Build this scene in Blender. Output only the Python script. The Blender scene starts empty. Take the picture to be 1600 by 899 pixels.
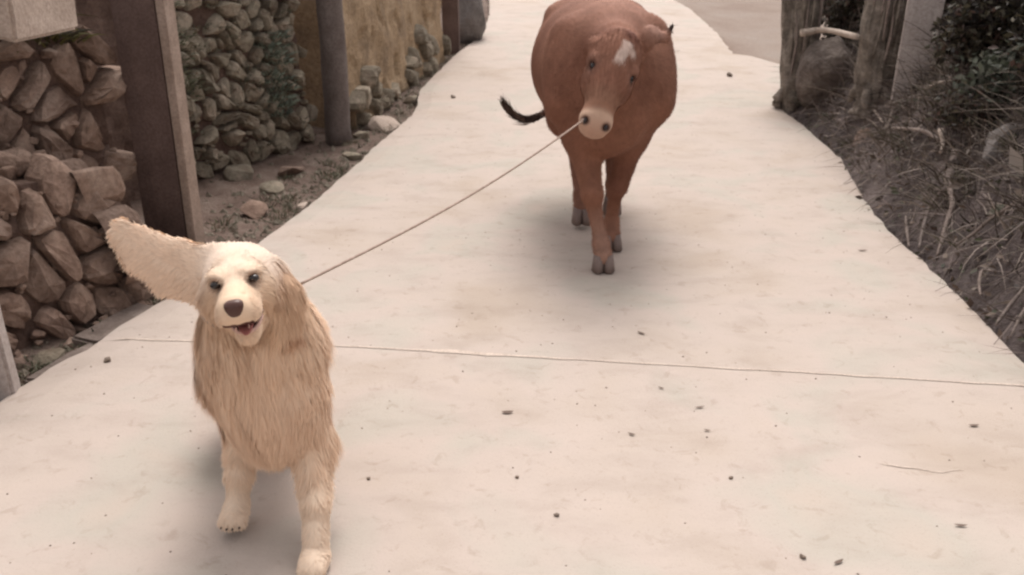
import bpy, bmesh, math, random
import numpy as np
from mathutils import Vector, Matrix, noise as mnoise

random.seed(7)
RNG = np.random.default_rng(7)
sc = bpy.context.scene
COL = sc.collection

# ------------------------------------------------------------------ camera
CAM_H, PITCH, F = 1.35, math.radians(21.3), 1386.0
cd = bpy.data.cameras.new('camera')
cam = bpy.data.objects.new('camera', cd)
COL.objects.link(cam)
cam.location = (0, 0, CAM_H)
cam.rotation_euler = (math.radians(90) - PITCH, 0, 0)
cd.sensor_width = 36.0
cd.lens = 36.0 * F / 1600.0
cd.clip_start = 0.05
cd.clip_end = 2000
cd.dof.use_dof = True
cd.dof.focus_distance = 2.4
cd.dof.aperture_fstop = 5.6
sc.camera = cam

# ------------------------------------------------------------------ world, sun, exposure
SUN_EL, SUN_AZ = math.radians(62), math.radians(8)      # azimuth clockwise from +Y
w = bpy.data.worlds.new('World')
sc.world = w
w.use_nodes = True
nt = w.node_tree
nt.nodes.clear()
o = nt.nodes.new('ShaderNodeOutputWorld')
bg = nt.nodes.new('ShaderNodeBackground')
sky = nt.nodes.new('ShaderNodeTexSky')
sky.sky_type = 'NISHITA'
sky.sun_disc = False
sky.sun_elevation = SUN_EL
sky.sun_rotation = SUN_AZ
sky.dust_density = 4.0
sky.air_density = 1.0
hs = nt.nodes.new('ShaderNodeHueSaturation')
hs.inputs['Saturation'].default_value = 0.12
mx = nt.nodes.new('ShaderNodeMix')
mx.data_type = 'RGBA'; mx.blend_type = 'MULTIPLY'
mx.inputs[0].default_value = 1.0
mx.inputs[7].default_value = (1.0, 0.945, 0.915, 1)
nt.links.new(sky.outputs[0], hs.inputs['Color'])
nt.links.new(hs.outputs[0], mx.inputs[6])
nt.links.new(mx.outputs[2], bg.inputs[0])
bg.inputs[1].default_value = 0.15
nt.links.new(bg.outputs[0], o.inputs[0])

sl = bpy.data.lights.new('sun', 'SUN')
sl.energy = 1.1
sl.angle = math.radians(26)
sl.color = (1.0, 0.95, 0.90)
sun = bpy.data.objects.new('sun', sl)
COL.objects.link(sun)
sd = Vector((math.sin(SUN_AZ) * math.cos(SUN_EL), math.cos(SUN_AZ) * math.cos(SUN_EL), math.sin(SUN_EL)))
sun.rotation_euler = sd.to_track_quat('Z', 'Y').to_euler()

sc.view_settings.view_transform = 'Standard'
sc.view_settings.look = 'None'
sc.view_settings.exposure = 0.70
sc.view_settings.gamma = 1.0
sc.cycles.max_bounces = 5
sc.cycles.pixel_filter_type = 'BLACKMAN_HARRIS'
sc.cycles.filter_width = 2.4

# ------------------------------------------------------------------ helpers
def lin(r, g, b):
    f = lambda c: (c / 255 / 12.92) if c / 255 <= 0.04045 else ((c / 255 + 0.055) / 1.055) ** 2.4
    return (f(r), f(g), f(b), 1.0)

def tag(o, label=None, cat=None, group=None, kind=None):
    if label: o['label'] = label
    if cat: o['category'] = cat
    if group: o['group'] = group
    if kind: o['kind'] = kind
    return o

def mesh_np(name, V, Fc, smooth=True):
    """V (n,3) array; Fc (m,k) int array or a list of index lists."""
    me = bpy.data.meshes.new(name)
    if isinstance(Fc, np.ndarray):
        V = np.ascontiguousarray(V, dtype=np.float32)
        m, k = Fc.shape
        me.vertices.add(len(V)); me.vertices.foreach_set('co', V.ravel())
        me.loops.add(m * k); me.loops.foreach_set('vertex_index', Fc.astype(np.int32).ravel())
        me.polygons.add(m); me.polygons.foreach_set('loop_start', np.arange(0, m * k, k, dtype=np.int32))
        me.update(calc_edges=True)
    else:
        me.from_pydata([tuple(map(float, v)) for v in V], [], [tuple(int(i) for i in f) for f in Fc])
        me.update()
    if smooth:
        me.polygons.foreach_set('use_smooth', np.ones(len(me.polygons), dtype=bool))
    return me

def link(name, me, mat=None, parent=None):
    o = bpy.data.objects.new(name, me)
    COL.objects.link(o)
    if mat is not None and me is not None and len(me.materials) == 0:
        me.materials.append(mat)
    if parent is not None:
        o.parent = parent
    return o

def empty(name, loc=(0, 0, 0)):
    o = bpy.data.objects.new(name, None)
    COL.objects.link(o)
    o.location = loc
    o.empty_display_size = 0.1
    return o

def set_col(me, C, name='Col'):
    a = me.color_attributes.new(name, 'FLOAT_COLOR', 'POINT')
    C = np.asarray(C, dtype=np.float32)
    if C.shape[1] == 3:
        C = np.hstack([C, np.ones((len(C), 1), dtype=np.float32)])
    a.data.foreach_set('color', C.ravel())

def origin_to(o, p):
    """move the object's origin to p and keep the geometry where it is"""
    me = o.data
    n = len(me.vertices)
    a = np.empty(n * 3, dtype=np.float32)
    me.vertices.foreach_get('co', a)
    a = a.reshape(-1, 3) - np.array(p, dtype=np.float32)
    me.vertices.foreach_set('co', a.ravel()); me.update()
    o.location = p

def ray(px, py):
    X = (px - 800) / F; Yd = (py - 449.5) / F
    return np.array([X, math.cos(PITCH) - Yd * math.sin(PITCH), -math.sin(PITCH) - Yd * math.cos(PITCH)])

def at(px, py, y):
    r = ray(px, py)
    return np.array([0, 0, CAM_H]) + r * (y / r[1])

# ------------------------------------------------------------------ materials
def new_mat(name):
    m = bpy.data.materials.new(name)
    m.use_nodes = True
    nt = m.node_tree
    b = nt.nodes['Principled BSDF']
    b.inputs['Roughness'].default_value = 0.9
    b.inputs['Specular IOR Level'].default_value = 0.25
    return m, nt, b

def N(nt, t, **kw):
    n = nt.nodes.new(t)
    for k, v in kw.items():
        if k in n.inputs: n.inputs[k].default_value = v
        else: setattr(n, k, v)
    return n

def ramp(nt, stops):
    r = nt.nodes.new('ShaderNodeValToRGB')
    e = r.color_ramp.elements
    while len(e) < len(stops): e.new(0.5)
    for i, (p, c) in enumerate(stops):
        e[i].position = p; e[i].color = c
    return r

def mix(nt, a, b, fac, blend='MIX'):
    n = nt.nodes.new('ShaderNodeMix'); n.data_type = 'RGBA'; n.blend_type = blend
    for sock, v in ((0, fac), (6, a), (7, b)):
        if hasattr(v, 'is_output') or isinstance(v, bpy.types.NodeSocket): nt.links.new(v, n.inputs[sock])
        else: n.inputs[sock].default_value = v
    return n.outputs[2]

def coords(nt):
    g = nt.nodes.new('ShaderNodeNewGeometry')
    return g.outputs['Position']

def noise_n(nt, vec, scale, detail=4, rough=0.55, dist=0.0):
    n = nt.nodes.new('ShaderNodeTexNoise')
    n.inputs['Scale'].default_value = scale; n.inputs['Detail'].default_value = detail
    n.inputs['Roughness'].default_value = rough; n.inputs['Distortion'].default_value = dist
    nt.links.new(vec, n.inputs['Vector'])
    return n

def bump(nt, b, h, strength=0.4, dist=0.01):
    n = nt.nodes.new('ShaderNodeBump')
    n.inputs['Strength'].default_value = strength; n.inputs['Distance'].default_value = dist
    nt.links.new(h, n.inputs['Height']); nt.links.new(n.outputs[0], b.inputs['Normal'])

def rough_mat(name, c1, c2, c3=None, scale=8, bscale=60, bstr=0.5, bdist=0.01, obj_var=0.0, rough=0.92):
    """two or three natural tones broken by noise, plus fine relief; obj_var varies the tone from piece to piece"""
    m, nt, b = new_mat(name)
    p = coords(nt)
    n1 = noise_n(nt, p, scale, 5, 0.6)
    r = ramp(nt, [(0.3, c1), (0.7, c2)] if c3 is None else [(0.28, c1), (0.5, c2), (0.72, c3)])
    nt.links.new(n1.outputs[0], r.inputs[0])
    out = r.outputs[0]
    n2 = noise_n(nt, p, bscale, 5, 0.65)
    spk = ramp(nt, [(0.3, (0.72, 0.70, 0.69, 1)), (0.62, (1.08, 1.08, 1.08, 1))])
    nt.links.new(n2.outputs[0], spk.inputs[0])
    out = mix(nt, out, spk.outputs[0], 1.0, 'MULTIPLY')
    if obj_var > 0:
        oi = nt.nodes.new('ShaderNodeObjectInfo')
        rr = ramp(nt, [(0.0, (1 - obj_var, 1 - obj_var, 1 - obj_var, 1)), (0.5, (1, 0.98, 0.95, 1)), (1.0, (1 + obj_var, 1 + obj_var * 0.95, 1 + obj_var * 0.9, 1))])
        nt.links.new(oi.outputs['Random'], rr.inputs[0])
        out = mix(nt, out, rr.outputs[0], 1.0, 'MULTIPLY')
    nt.links.new(out, b.inputs['Base Color'])
    b.inputs['Roughness'].default_value = rough
    bump(nt, b, n2.outputs[0], bstr, bdist)
    return m

def attr_mat(name, rough=0.85, bscale=None, bstr=0.3, bdist=0.003, spec=0.2, trans=0.0, var=None, sheen=0.0):
    m, nt, b = new_mat(name)
    a = nt.nodes.new('ShaderNodeVertexColor'); a.layer_name = 'Col'
    out = a.outputs[0]
    p = coords(nt)
    if var:
        n1 = noise_n(nt, p, var[0], 4, 0.6)
        r = ramp(nt, [(0.3, (1 - var[1],) * 3 + (1,)), (0.7, (1 + var[1],) * 3 + (1,))])
        nt.links.new(n1.outputs[0], r.inputs[0])
        out = mix(nt, out, r.outputs[0], 1.0, 'MULTIPLY')
    nt.links.new(out, b.inputs['Base Color'])
    b.inputs['Roughness'].default_value = rough
    b.inputs['Specular IOR Level'].default_value = spec
    if sheen:
        b.inputs['Sheen Weight'].default_value = sheen
        b.inputs['Sheen Roughness'].default_value = 0.5
    if bscale:
        n2 = noise_n(nt, p, bscale, 4, 0.6)
        bump(nt, b, n2.outputs[0], bstr, bdist)
    if trans:
        t = nt.nodes.new('ShaderNodeBsdfTranslucent')
        nt.links.new(out, t.inputs[0])
        ms = nt.nodes.new('ShaderNodeMixShader'); ms.inputs[0].default_value = trans
        mo = nt.nodes['Material Output']
        nt.links.new(b.outputs[0], ms.inputs[1]); nt.links.new(t.outputs[0], ms.inputs[2])
        nt.links.new(ms.outputs[0], mo.inputs[0])
    return m

def flat_mat(name, c, rough=0.6, spec=0.3):
    m, nt, b = new_mat(name)
    p = coords(nt)
    n = noise_n(nt, p, 180, 3)
    r = ramp(nt, [(0.3, tuple(x * 0.85 for x in c[:3]) + (1,)), (0.7, tuple(x * 1.1 for x in c[:3]) + (1,))])
    nt.links.new(n.outputs[0], r.inputs[0]); nt.links.new(r.outputs[0], b.inputs['Base Color'])
    b.inputs['Roughness'].default_value = rough; b.inputs['Specular IOR Level'].default_value = spec
    return m

def concrete_mat():
    m, nt, b = new_mat('pale_concrete')
    p = coords(nt)
    # broad patches of cement of slightly different tint
    n1 = noise_n(nt, p, 1.7, 3, 0.5, 0.4)
    r1 = ramp(nt, [(0.30, lin(173, 159, 147)), (0.42, lin(179, 166, 156)), (0.52, lin(181, 168, 159)), (0.62, lin(175, 167, 157)), (0.75, lin(180, 166, 155))])
    nt.links.new(n1.outputs[0], r1.inputs[0])
    # brushed, slightly streaky stains across the path
    mp = nt.nodes.new('ShaderNodeMapping'); mp.inputs['Scale'].default_value = (1.0, 1.9, 1.0)
    nt.links.new(p, mp.inputs[0])
    n2 = noise_n(nt, mp.outputs[0], 3.2, 7, 0.62, 0.3)
    r2 = ramp(nt, [(0.28, (0.89, 0.88, 0.865, 1)), (0.50, (1, 1, 1, 1)), (0.72, (1.04, 1.035, 1.03, 1))])
    nt.links.new(n2.outputs[0], r2.inputs[0])
    c = mix(nt, r1.outputs[0], r2.outputs[0], 1.0, 'MULTIPLY')
    # small dirt blots
    n3 = noise_n(nt, p, 17, 6, 0.65, 0.6)
    r3 = ramp(nt, [(0.0, (0.80, 0.77, 0.74, 1)), (0.33, (0.86, 0.84, 0.81, 1)), (0.43, (1, 1, 1, 1))])
    nt.links.new(n3.outputs[0], r3.inputs[0])
    c = mix(nt, c, r3.outputs[0], 0.8, 'MULTIPLY')
    n4 = noise_n(nt, p, 150, 5, 0.75)
    r4 = ramp(nt, [(0.30, (0.82, 0.80, 0.78, 1)), (0.45, (1, 1, 1, 1))])
    nt.links.new(n4.outputs[0], r4.inputs[0])
    c = mix(nt, c, r4.outputs[0], 0.75, 'MULTIPLY')
    nt.links.new(c, b.inputs['Base Color'])
    b.inputs['Roughness'].default_value = 0.88
    ad = nt.nodes.new('ShaderNodeMath'); ad.operation = 'ADD'
    nt.links.new(n3.outputs[0], ad.inputs[0]); nt.links.new(n4.outputs[0], ad.inputs[1])
    bump(nt, b, ad.outputs[0], 0.35, 0.006)
    return m

M = {}
M['concrete'] = concrete_mat()
M['dirt'] = rough_mat('verge_soil', lin(84, 68, 60), lin(112, 95, 86), lin(134, 120, 110), 5, 70, 0.8, 0.02)
M['yard'] = rough_mat('yard_soil', lin(124, 106, 95), lin(138, 124, 114), lin(146, 136, 128), 0.8, 50, 0.3, 0.01)
M['stone_near'] = rough_mat('brown_stone', lin(104, 84, 74), lin(138, 117, 105), lin(164, 145, 133), 6, 45, 0.9, 0.012, 0.22)
M['stone_mid'] = rough_mat('grey_green_stone', lin(104, 90, 78), lin(134, 126, 112), lin(168, 154, 140), 7, 40, 0.9, 0.014, 0.25)
M['mortar'] = rough_mat('dark_wall_earth', lin(82, 64, 57), lin(112, 92, 82), None, 8, 50, 0.8, 0.02)
M['mud'] = rough_mat('ochre_mud_plaster', lin(120, 102, 84), lin(152, 130, 104), lin(166, 146, 122), 3.5, 35, 0.9, 0.02)
M['bank'] = rough_mat('dark_bank_soil', lin(62, 53, 51), lin(94, 84, 82), lin(132, 120, 116), 2.6, 40, 1.0, 0.03)
M['slab'] = rough_mat('weathered_slab', lin(94, 82, 76), lin(116, 104, 97), lin(138, 126, 118), 6, 80, 0.5, 0.006)
M['slab_pale'] = rough_mat('pale_cement', lin(168, 152, 140), lin(188, 172, 160), None, 6, 80, 0.5, 0.006)
M['dark_wood'] = rough_mat('dark_stained_wood', lin(86, 70, 65), lin(108, 90, 84), None, 5, 90, 0.4, 0.004)
M['lit_wood'] = rough_mat('lit_edge_wood', lin(138, 120, 108), lin(164, 146, 134), None, 10, 90, 0.5, 0.004)  # pale tone stands for light on the gate post's side
M['pole'] = rough_mat('grey_weathered_pole', lin(92, 82, 78), lin(116, 106, 102), None, 8, 70, 0.5, 0.004)
M['board'] = rough_mat('whitewashed_board', lin(164, 154, 149), lin(184, 174, 169), None, 6, 60, 0.5, 0.004)
M['bark'] = rough_mat('olive_bark', lin(100, 92, 84), lin(136, 126, 116), lin(166, 156, 146), 14, 50, 1.0, 0.02)
M['dark_bark'] = rough_mat('dark_bark', lin(50, 42, 38), lin(74, 64, 58), None, 22, 60, 1.0, 0.02)
M['root'] = rough_mat('bleached_root', lin(118, 106, 100), lin(150, 138, 132), None, 20, 80, 0.8, 0.006, 0.15)
M['pale_twig'] = rough_mat('bleached_twig', lin(160, 146, 136), lin(186, 174, 164), None, 20, 80, 0.5, 0.004, 0.1)
M['boulder'] = rough_mat('grey_boulder', lin(100, 94, 91), lin(126, 120, 117), lin(140, 134, 130), 2.5, 50, 0.6, 0.02)
M['boulder2'] = rough_mat('brown_grey_rock', lin(84, 74, 70), lin(108, 98, 92), lin(138, 128, 120), 5, 40, 0.9, 0.02)
M['litter'] = flat_mat('dead_leaf', lin(104, 88, 78), 0.8)
M['pebble'] = rough_mat('pebble_stone', lin(108, 96, 86), lin(136, 122, 112), None, 40, 200, 0.5, 0.002, 0.25)
M['brush'] = attr_mat('dry_stalks', 0.85, trans=0.12)
M['leaf'] = attr_mat('leaf_blades', 0.6, spec=0.3, trans=0.25)

# ------------------------------------------------------------------ terrain
def gz(y):
    y = np.asarray(y, dtype=float)
    return np.where(y < 4.5, 0.0, np.where(y < 6.5, 0.07 * (y - 4.5) ** 2 / 4, np.where(y < 30, 0.07 * (y - 5.5), 0.07 * 24.5)))

LE = [(-6, -1.75), (1.0, -1.72), (2.0, -1.66), (2.472, -1.613), (2.6, -1.58), (2.71, -1.52), (2.94, -1.489), (3.1, -1.449), (3.23, -1.409), (4.02, -1.22), (4.74, -1.108), (5.2, -1.055),
      (5.6, -.995), (6.1, -.934), (6.54, -.842), (6.876, -.777), (7.2, -.77), (7.47, -.79), (7.8, -.80), (8.38, -.718), (9.37, -.586), (10.16, -.433), (11.07, -.331), (12.2, -.296), (13.5, -.326), (16, -.5), (22, -1.4), (40, -6)]
RE = [(-6, 1.72), (1.0, 1.74), (2.0, 1.76), (2.786, 1.781), (3.0, 1.774), (3.43, 1.827), (3.97, 1.873), (4.26, 1.881), (4.66, 1.926), (5.07, 1.996), (5.57, 2.099), (5.96, 2.175), (6.2, 2.176),
      (6.76, 2.179), (7.25, 2.144), (7.82, 2.117), (8.43, 2.071), (8.9, 2.13), (9.55, 2.298), (10.75, 2.395), (12.7, 2.442), (13.5, 2.373), (16, 2.2), (22, 1.4), (40, -3)]
LEy, LEx = np.array(LE).T
REy, REx = np.array(RE).T
xl = lambda y: np.interp(y, LEy, LEx)
xr = lambda y: np.interp(y, REy, REx)
sstep = lambda a, b, x: (lambda t: t * t * (3 - 2 * t))(np.clip((np.asarray(x, dtype=float) - a) / (b - a), 0, 1))

def nz(x, y, s, seed=0.0):
    return mnoise.noise(Vector((x * s + seed, y * s - seed, seed * 0.7)))

def H(x, y):
    """ground height beside the path"""
    g = float(gz(y))
    L, R = float(xl(y)), float(xr(y))
    if x <= L:
        d = L - x
        z = g - 0.055 + 0.03 * min(d, 1.0) + 0.018 * nz(x, y, 5) * min(1, d * 8) + 0.012 * nz(x, y, 14, 3) * min(1, d * 8)
        z += 0.5 * float(sstep(1.2, 4, d))
        return z
    if x >= R:
        d = x - R
        bm = 1 - float(sstep(7.05, 7.6, y))
        hb = 0.86 * float(sstep(-0.22, 0.78, d)) - 0.86 * float(sstep(-0.22, 0.78, 0.0)) + 0.22 * float(sstep(0.8, 2.2, d))
        hb += (0.10 * nz(x, y, 2.3, 5) + 0.05 * nz(x, y, 6, 9) + 0.03 * nz(x, y, 15, 2)) * min(1, d * 3)
        z = g - 0.05 + hb * bm
        if y > 7.3:
            z -= 0.05 * float(sstep(0, .6, d)) * (1 - bm)
        return z
    return g - 0.11

def axis(lo, hi, step, far):
    a = list(np.arange(lo, hi + 1e-6, step))
    s, v = step, hi
    while v < far:
        s *= 1.25; v += s; a.append(v)
    s, v = step, lo
    while v > -far:
        s *= 1.25; v -= s; a.insert(0, v)
    return np.array(a)

gx, gy = axis(-3.2, 4.4, 0.055, 420), axis(-0.4, 13.6, 0.055, 420)
V = np.array([(x, y, H(x, y)) for y in gy for x in gx])
nx = len(gx)
ii, jj = np.meshgrid(np.arange(len(gy) - 1), np.arange(nx - 1), indexing='ij')
q = (ii * nx + jj).ravel()
Fq = np.stack([q, q + 1, q + nx + 1, q + nx], 1)
gm = mesh_np('ground', V, Fq)
gm.materials.append(M['dirt']); gm.materials.append(M['bank']); gm.materials.append(M['yard'])
cx = (V[q, 0] + V[q + nx + 1, 0]) / 2; cy = (V[q, 1] + V[q + nx + 1, 1]) / 2
mi = np.where(cx > xr(cy) - 0.2, np.where((cy < 7.45) | (cx > 0.36 * cy + 0.25), 1, 2), 0)
gm.polygons.foreach_set('material_index', mi.astype(np.int32))
ground = link('ground', gm)
tag(ground, kind='structure')

# the concrete path: cast slabs with recessed joints
path = empty('path', (0, 0, 0))
tag(path, kind='structure')

def joint_y(x, k):
    j = JOINTS[k]
    return np.interp(x, [p[0] for p in j], [p[1] for p in j]) if isinstance(j, list) else j + 0.05 * (x)
JOINTS = [-1.6,  [(-1.9, 2.985), (-1.448, 2.947), (-.85, 2.90), (-.524, 2.865), (.0, 2.80), (.178, 2.777), (.864, 2.687), (1.548, 2.586), (2.0, 2.54)], 15.5, 21]
JOINTS[1] = [(a, b + 0.006 * math.sin(a * 9)) for a, b in JOINTS[1]]

def slab_mesh(k0, k1):
    y0 = joint_y(0, k0) if k0 is not None else -6
    y1 = joint_y(0, k1) if k1 is not None else 38
    n = int(max(6, (y1 - y0) / 0.07)); m = 26
    if k1 is None: n = 60
    VV = []
    for i in range(n + 1):
        t = i / n
        for j in range(m + 1):
            s = j / m
            # march between the two joint lines at this lateral position
            ya = y0 + t * (y1 - y0)
            L, R = float(xl(ya)), float(xr(ya))
            L += 0.016 * nz(ya * 1.0, 1.3, 7) + 0.008 * nz(ya, 5.0, 22)
            R += 0.018 * nz(ya * 1.0, 8.3, 7) + 0.010 * nz(ya, 2.0, 20)
            x = L + s * (R - L)
            a = float(joint_y(x, k0)) + 0.0006 if k0 is not None else -6
            b = float(joint_y(x, k1)) - 0.0006 if k1 is not None else 38
            y = a + t * (b - a)
            z = float(gz(y)) + 0.006 * nz(x, y, 0.9, 4) 
            e = min(s, 1 - s) * (R - L)
            z -= 0.012 * max(0, 1 - e / 0.03)
            VV.append((x, y, z))
    top = len(VV)
    FF = []
    for i in range(n):
        for j in range(m):
            a = i * (m + 1) + j
            FF.append((a, a + 1, a + m + 2, a + m + 1))
    ring = [j for j in range(m + 1)] + [i * (m + 1) + m for i in range(1, n + 1)] + [n * (m + 1) + j for j in range(m - 1, -1, -1)] + [i * (m + 1) for i in range(n - 1, 0, -1)]
    base = len(VV)
    for r in ring:
        x, y, z = VV[r]; VV.append((x, y, z - 0.12))
    for a in range(len(ring)):
        b2 = (a + 1) % len(ring)
        FF.append((ring[b2], ring[a], base + a, base + b2))
    me = mesh_np('slab', np.array(VV), FF, smooth=False)
    return me
ks = [None, 0, 1, 2, 3, None]
for a, b in zip(ks[:-1], ks[1:]):
    link('slab', slab_mesh(a, b), M['concrete'], path)

M['joint_sand'] = rough_mat('joint_sand', lin(188, 173, 161), lin(200, 186, 174), None, 12, 120, 0.4, 0.002)
def ribbon(name, pts, wd, mat, seed=0, jag=0.004):
    V_, F_ = [], []
    P_ = []
    for (x0, y0), (x1, y1) in zip(pts[:-1], pts[1:]):
        n_ = max(2, int(math.hypot(x1 - x0, y1 - y0) / 0.02))
        P_ += [(x0 + (x1 - x0) * i / n_, y0 + (y1 - y0) * i / n_) for i in range(n_)]
    P_.append(pts[-1])
    for i, (x, y) in enumerate(P_):
        a, b = P_[max(0, i - 1)], P_[min(len(P_) - 1, i + 1)]
        dx, dy = b[0] - a[0], b[1] - a[1]; L_ = math.hypot(dx, dy) + 1e-9
        y += jag * mnoise.noise(Vector((x * 18, y * 18, seed))); x += jag * mnoise.noise(Vector((x * 15, y * 15, seed + 4)))
        e_ = min(1, min(i, len(P_) - 1 - i) / 4 + .15)
        for sg in (1, -1):
            w_ = wd * e_ * max(.42, .55 + .9 * mnoise.noise(Vector((x * 9, y * 9, seed + 9 + sg))))
            xx, yy = x - dy / L_ * w_ * sg, y + dx / L_ * w_ * sg
            V_.append((xx, yy, float(gz(yy)) + 0.006 * nz(xx, yy, 0.9, 4) + 0.0022))
    for i in range(len(P_) - 1): F_.append((2 * i, 2 * i + 1, 2 * i + 3, 2 * i + 2))
    return link(name, mesh_np(name, np.array(V_), F_), mat, path)
ribbon('joint_fill', [(x, float(joint_y(x, 1))) for x in np.linspace(-1.46, 1.74, 40)], 0.008, M['joint_sand'], 1, .0015)
ribbon('joint_fill', [(x, float(joint_y(x, 1)) + .004) for x in np.linspace(-.35, .17, 12)], 0.016, M['joint_sand'], 5)
ribbon('crack', [(1.02, 2.12), (1.12, 2.09), (1.24, 2.07)], 0.0035, M['joint_sand'], 3, .02)

# small concrete apron where the yard meets the path
ap = [(2.035, 7.30), (2.02, 7.8), (2.0, 8.40), (2.10, 9.0), (2.26, 9.5), (2.45, 9.35), (2.62, 8.95), (2.72, 8.72), (2.80, 8.45), (2.62, 7.7), (2.45, 7.3)]
apm = bmesh.new()
vs = [apm.verts.new(((float(xr(y)) - 0.04) if i < 5 else x, y, float(gz(y)) - 0.012)) for i, (x, y) in enumerate(ap)]
f = apm.faces.new(vs)
r = bmesh.ops.extrude_face_region(apm, geom=[f])
for v in [g for g in r['geom'] if isinstance(g, bmesh.types.BMVert)]: v.co.z -= 0.12
bmesh.ops.recalc_face_normals(apm, faces=apm.faces)
me = bpy.data.meshes.new('apron'); apm.to_mesh(me)
tag(link('apron', me, M['concrete']), kind='structure')

# ------------------------------------------------------------------ stones and walls
def clip_poly(poly, p, n):
    """keep the side where (x-p).n <= 0"""
    out = []
    for i in range(len(poly)):
        a, b = poly[i], poly[(i + 1) % len(poly)]
        da = (a[0] - p[0]) * n[0] + (a[1] - p[1]) * n[1]
        db = (b[0] - p[0]) * n[0] + (b[1] - p[1]) * n[1]
        if da <= 0: out.append(a)
        if (da < 0 < db) or (db < 0 < da):
            t = da / (da - db)
            out.append((a[0] + t * (b[0] - a[0]), a[1] + t * (b[1] - a[1])))
    return out

def cells(width, top, su, sv, rnd, jit=0.42, gap=0.012, skip=0.0):
    """irregular masonry cells in the (s,t) plane under the profile top(s)"""
    seeds = []
    rows = int(2.6 / sv)
    for r in range(-1, rows):
        t = (r + 0.5) * sv
        n = int(width / su) + 3
        for c in range(-1, n):
            k = rnd.uniform(0.75, 1.25)
            s = (c + 0.5 + (0.5 if r % 2 else 0)) * su + rnd.uniform(-jit, jit) * su * k
            tt = t + rnd.uniform(-jit, jit) * sv * k
            seeds.append((s, tt))
    out = []
    for i, (s, t) in enumerate(seeds):
        if s < -0.02 or s > width + 0.02 or t < 0 or t > top(min(max(s, 0), width)) - sv * 0.15: continue
        R = max(su, sv) * 1.5
        poly = [(s - R, t - R), (s + R, t - R), (s + R, t + R), (s - R, t + R)]
        for k, (a, b) in enumerate(seeds):
            if k == i or abs(a - s) > 2.5 * R or abs(b - t) > 2.5 * R: continue
            dx, dy = a - s, b - t
            L = math.hypot(dx, dy) + 1e-9
            n = (dx / L, dy / L)
            poly = clip_poly(poly, (s + dx / 2 - n[0] * gap / 2, t + dy / 2 - n[1] * gap / 2), n)
            if len(poly) < 3: break
        poly = clip_poly(poly, (0, -0.03), (0, -1)) if len(poly) >= 3 else poly
        if len(poly) < 3 or rnd.random() < skip: continue
        out.append(((s, t), poly))
    return out

def cell_stone(parent, name, poly, frame, depth, bulge, mat, rnd):
    """one masonry stone; frame(s,t,d)->world"""
    c = (sum(p[0] for p in poly) / len(poly), sum(p[1] for p in poly) / len(poly))
    pts = []
    n = len(poly)
    for i in range(n):                                     # cut the corners
        a, b = poly[i], poly[(i + 1) % n]
        L = math.hypot(a[0] - b[0], a[1] - b[1])
        if L < 0.012: continue
        k = rnd.uniform(0.12, 0.3)
        pts.append((a[0] + (b[0] - a[0]) * k, a[1] + (b[1] - a[1]) * k))
        pts.append((a[0] + (b[0] - a[0]) * (1 - k), a[1] + (b[1] - a[1]) * (1 - k)))
    if len(pts) < 5: return None
    tx, ty = rnd.uniform(-0.35, 0.35), rnd.uniform(-0.3, 0.35)
    V, Fs = [], []
    m = len(pts)
    rings = [(1.0, -depth), (1.0, -0.012), (rnd.uniform(0.86, 0.93), bulge * 0.62), (rnd.uniform(0.5, 0.66), bulge)]
    for k, (sc_, d) in enumerate(rings):
        for p in pts:
            u, v = c[0] + (p[0] - c[0]) * sc_, c[1] + (p[1] - c[1]) * sc_
            dd = d + (0 if k == 0 else (u - c[0]) * tx + (v - c[1]) * ty)
            if k: dd += rnd.uniform(-1, 1) * bulge * 0.22
            V.append(frame(u, v, dd))
    V.append(frame(c[0], c[1], bulge * rnd.uniform(0.95, 1.25)))
    for k in range(3):
        for i in range(m):
            j = (i + 1) % m
            Fs.append((k * m + i, k * m + j, (k + 1) * m + j, (k + 1) * m + i))
    for i in range(m):
        Fs.append((3 * m + i, 3 * m + (i + 1) % m, 4 * m))
    V = np.array(V)
    o0 = V.mean(0)
    me = mesh_np(name, V - o0, Fs, smooth=False)
    me.update()
    o = link(name, me, mat, parent)
    pl = np.array(parent.location) if parent is not None else 0
    o.location = o0 - pl
    return o

def wall_frame(p0, p1, lean=0.0, warp=0.0, z0=None):
    p0, p1 = np.array(p0, float), np.array(p1, float)
    d = p1 - p0; L = np.linalg.norm(d); d /= L
    nrm = np.array([d[1], -d[0]])                          # faces +x when the wall runs along +y
    def fr(s, t, dep):
        b = p0 + d * s
        off = dep - lean * t + warp * mnoise.noise(Vector((s * 1.6, t * 1.6, 3.3)))
        x, y = b[0] + nrm[0] * off, b[1] + nrm[1] * off
        return (x, y, (H(b[0], b[1]) if z0 is None else z0) + t)
    return fr, L

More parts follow.
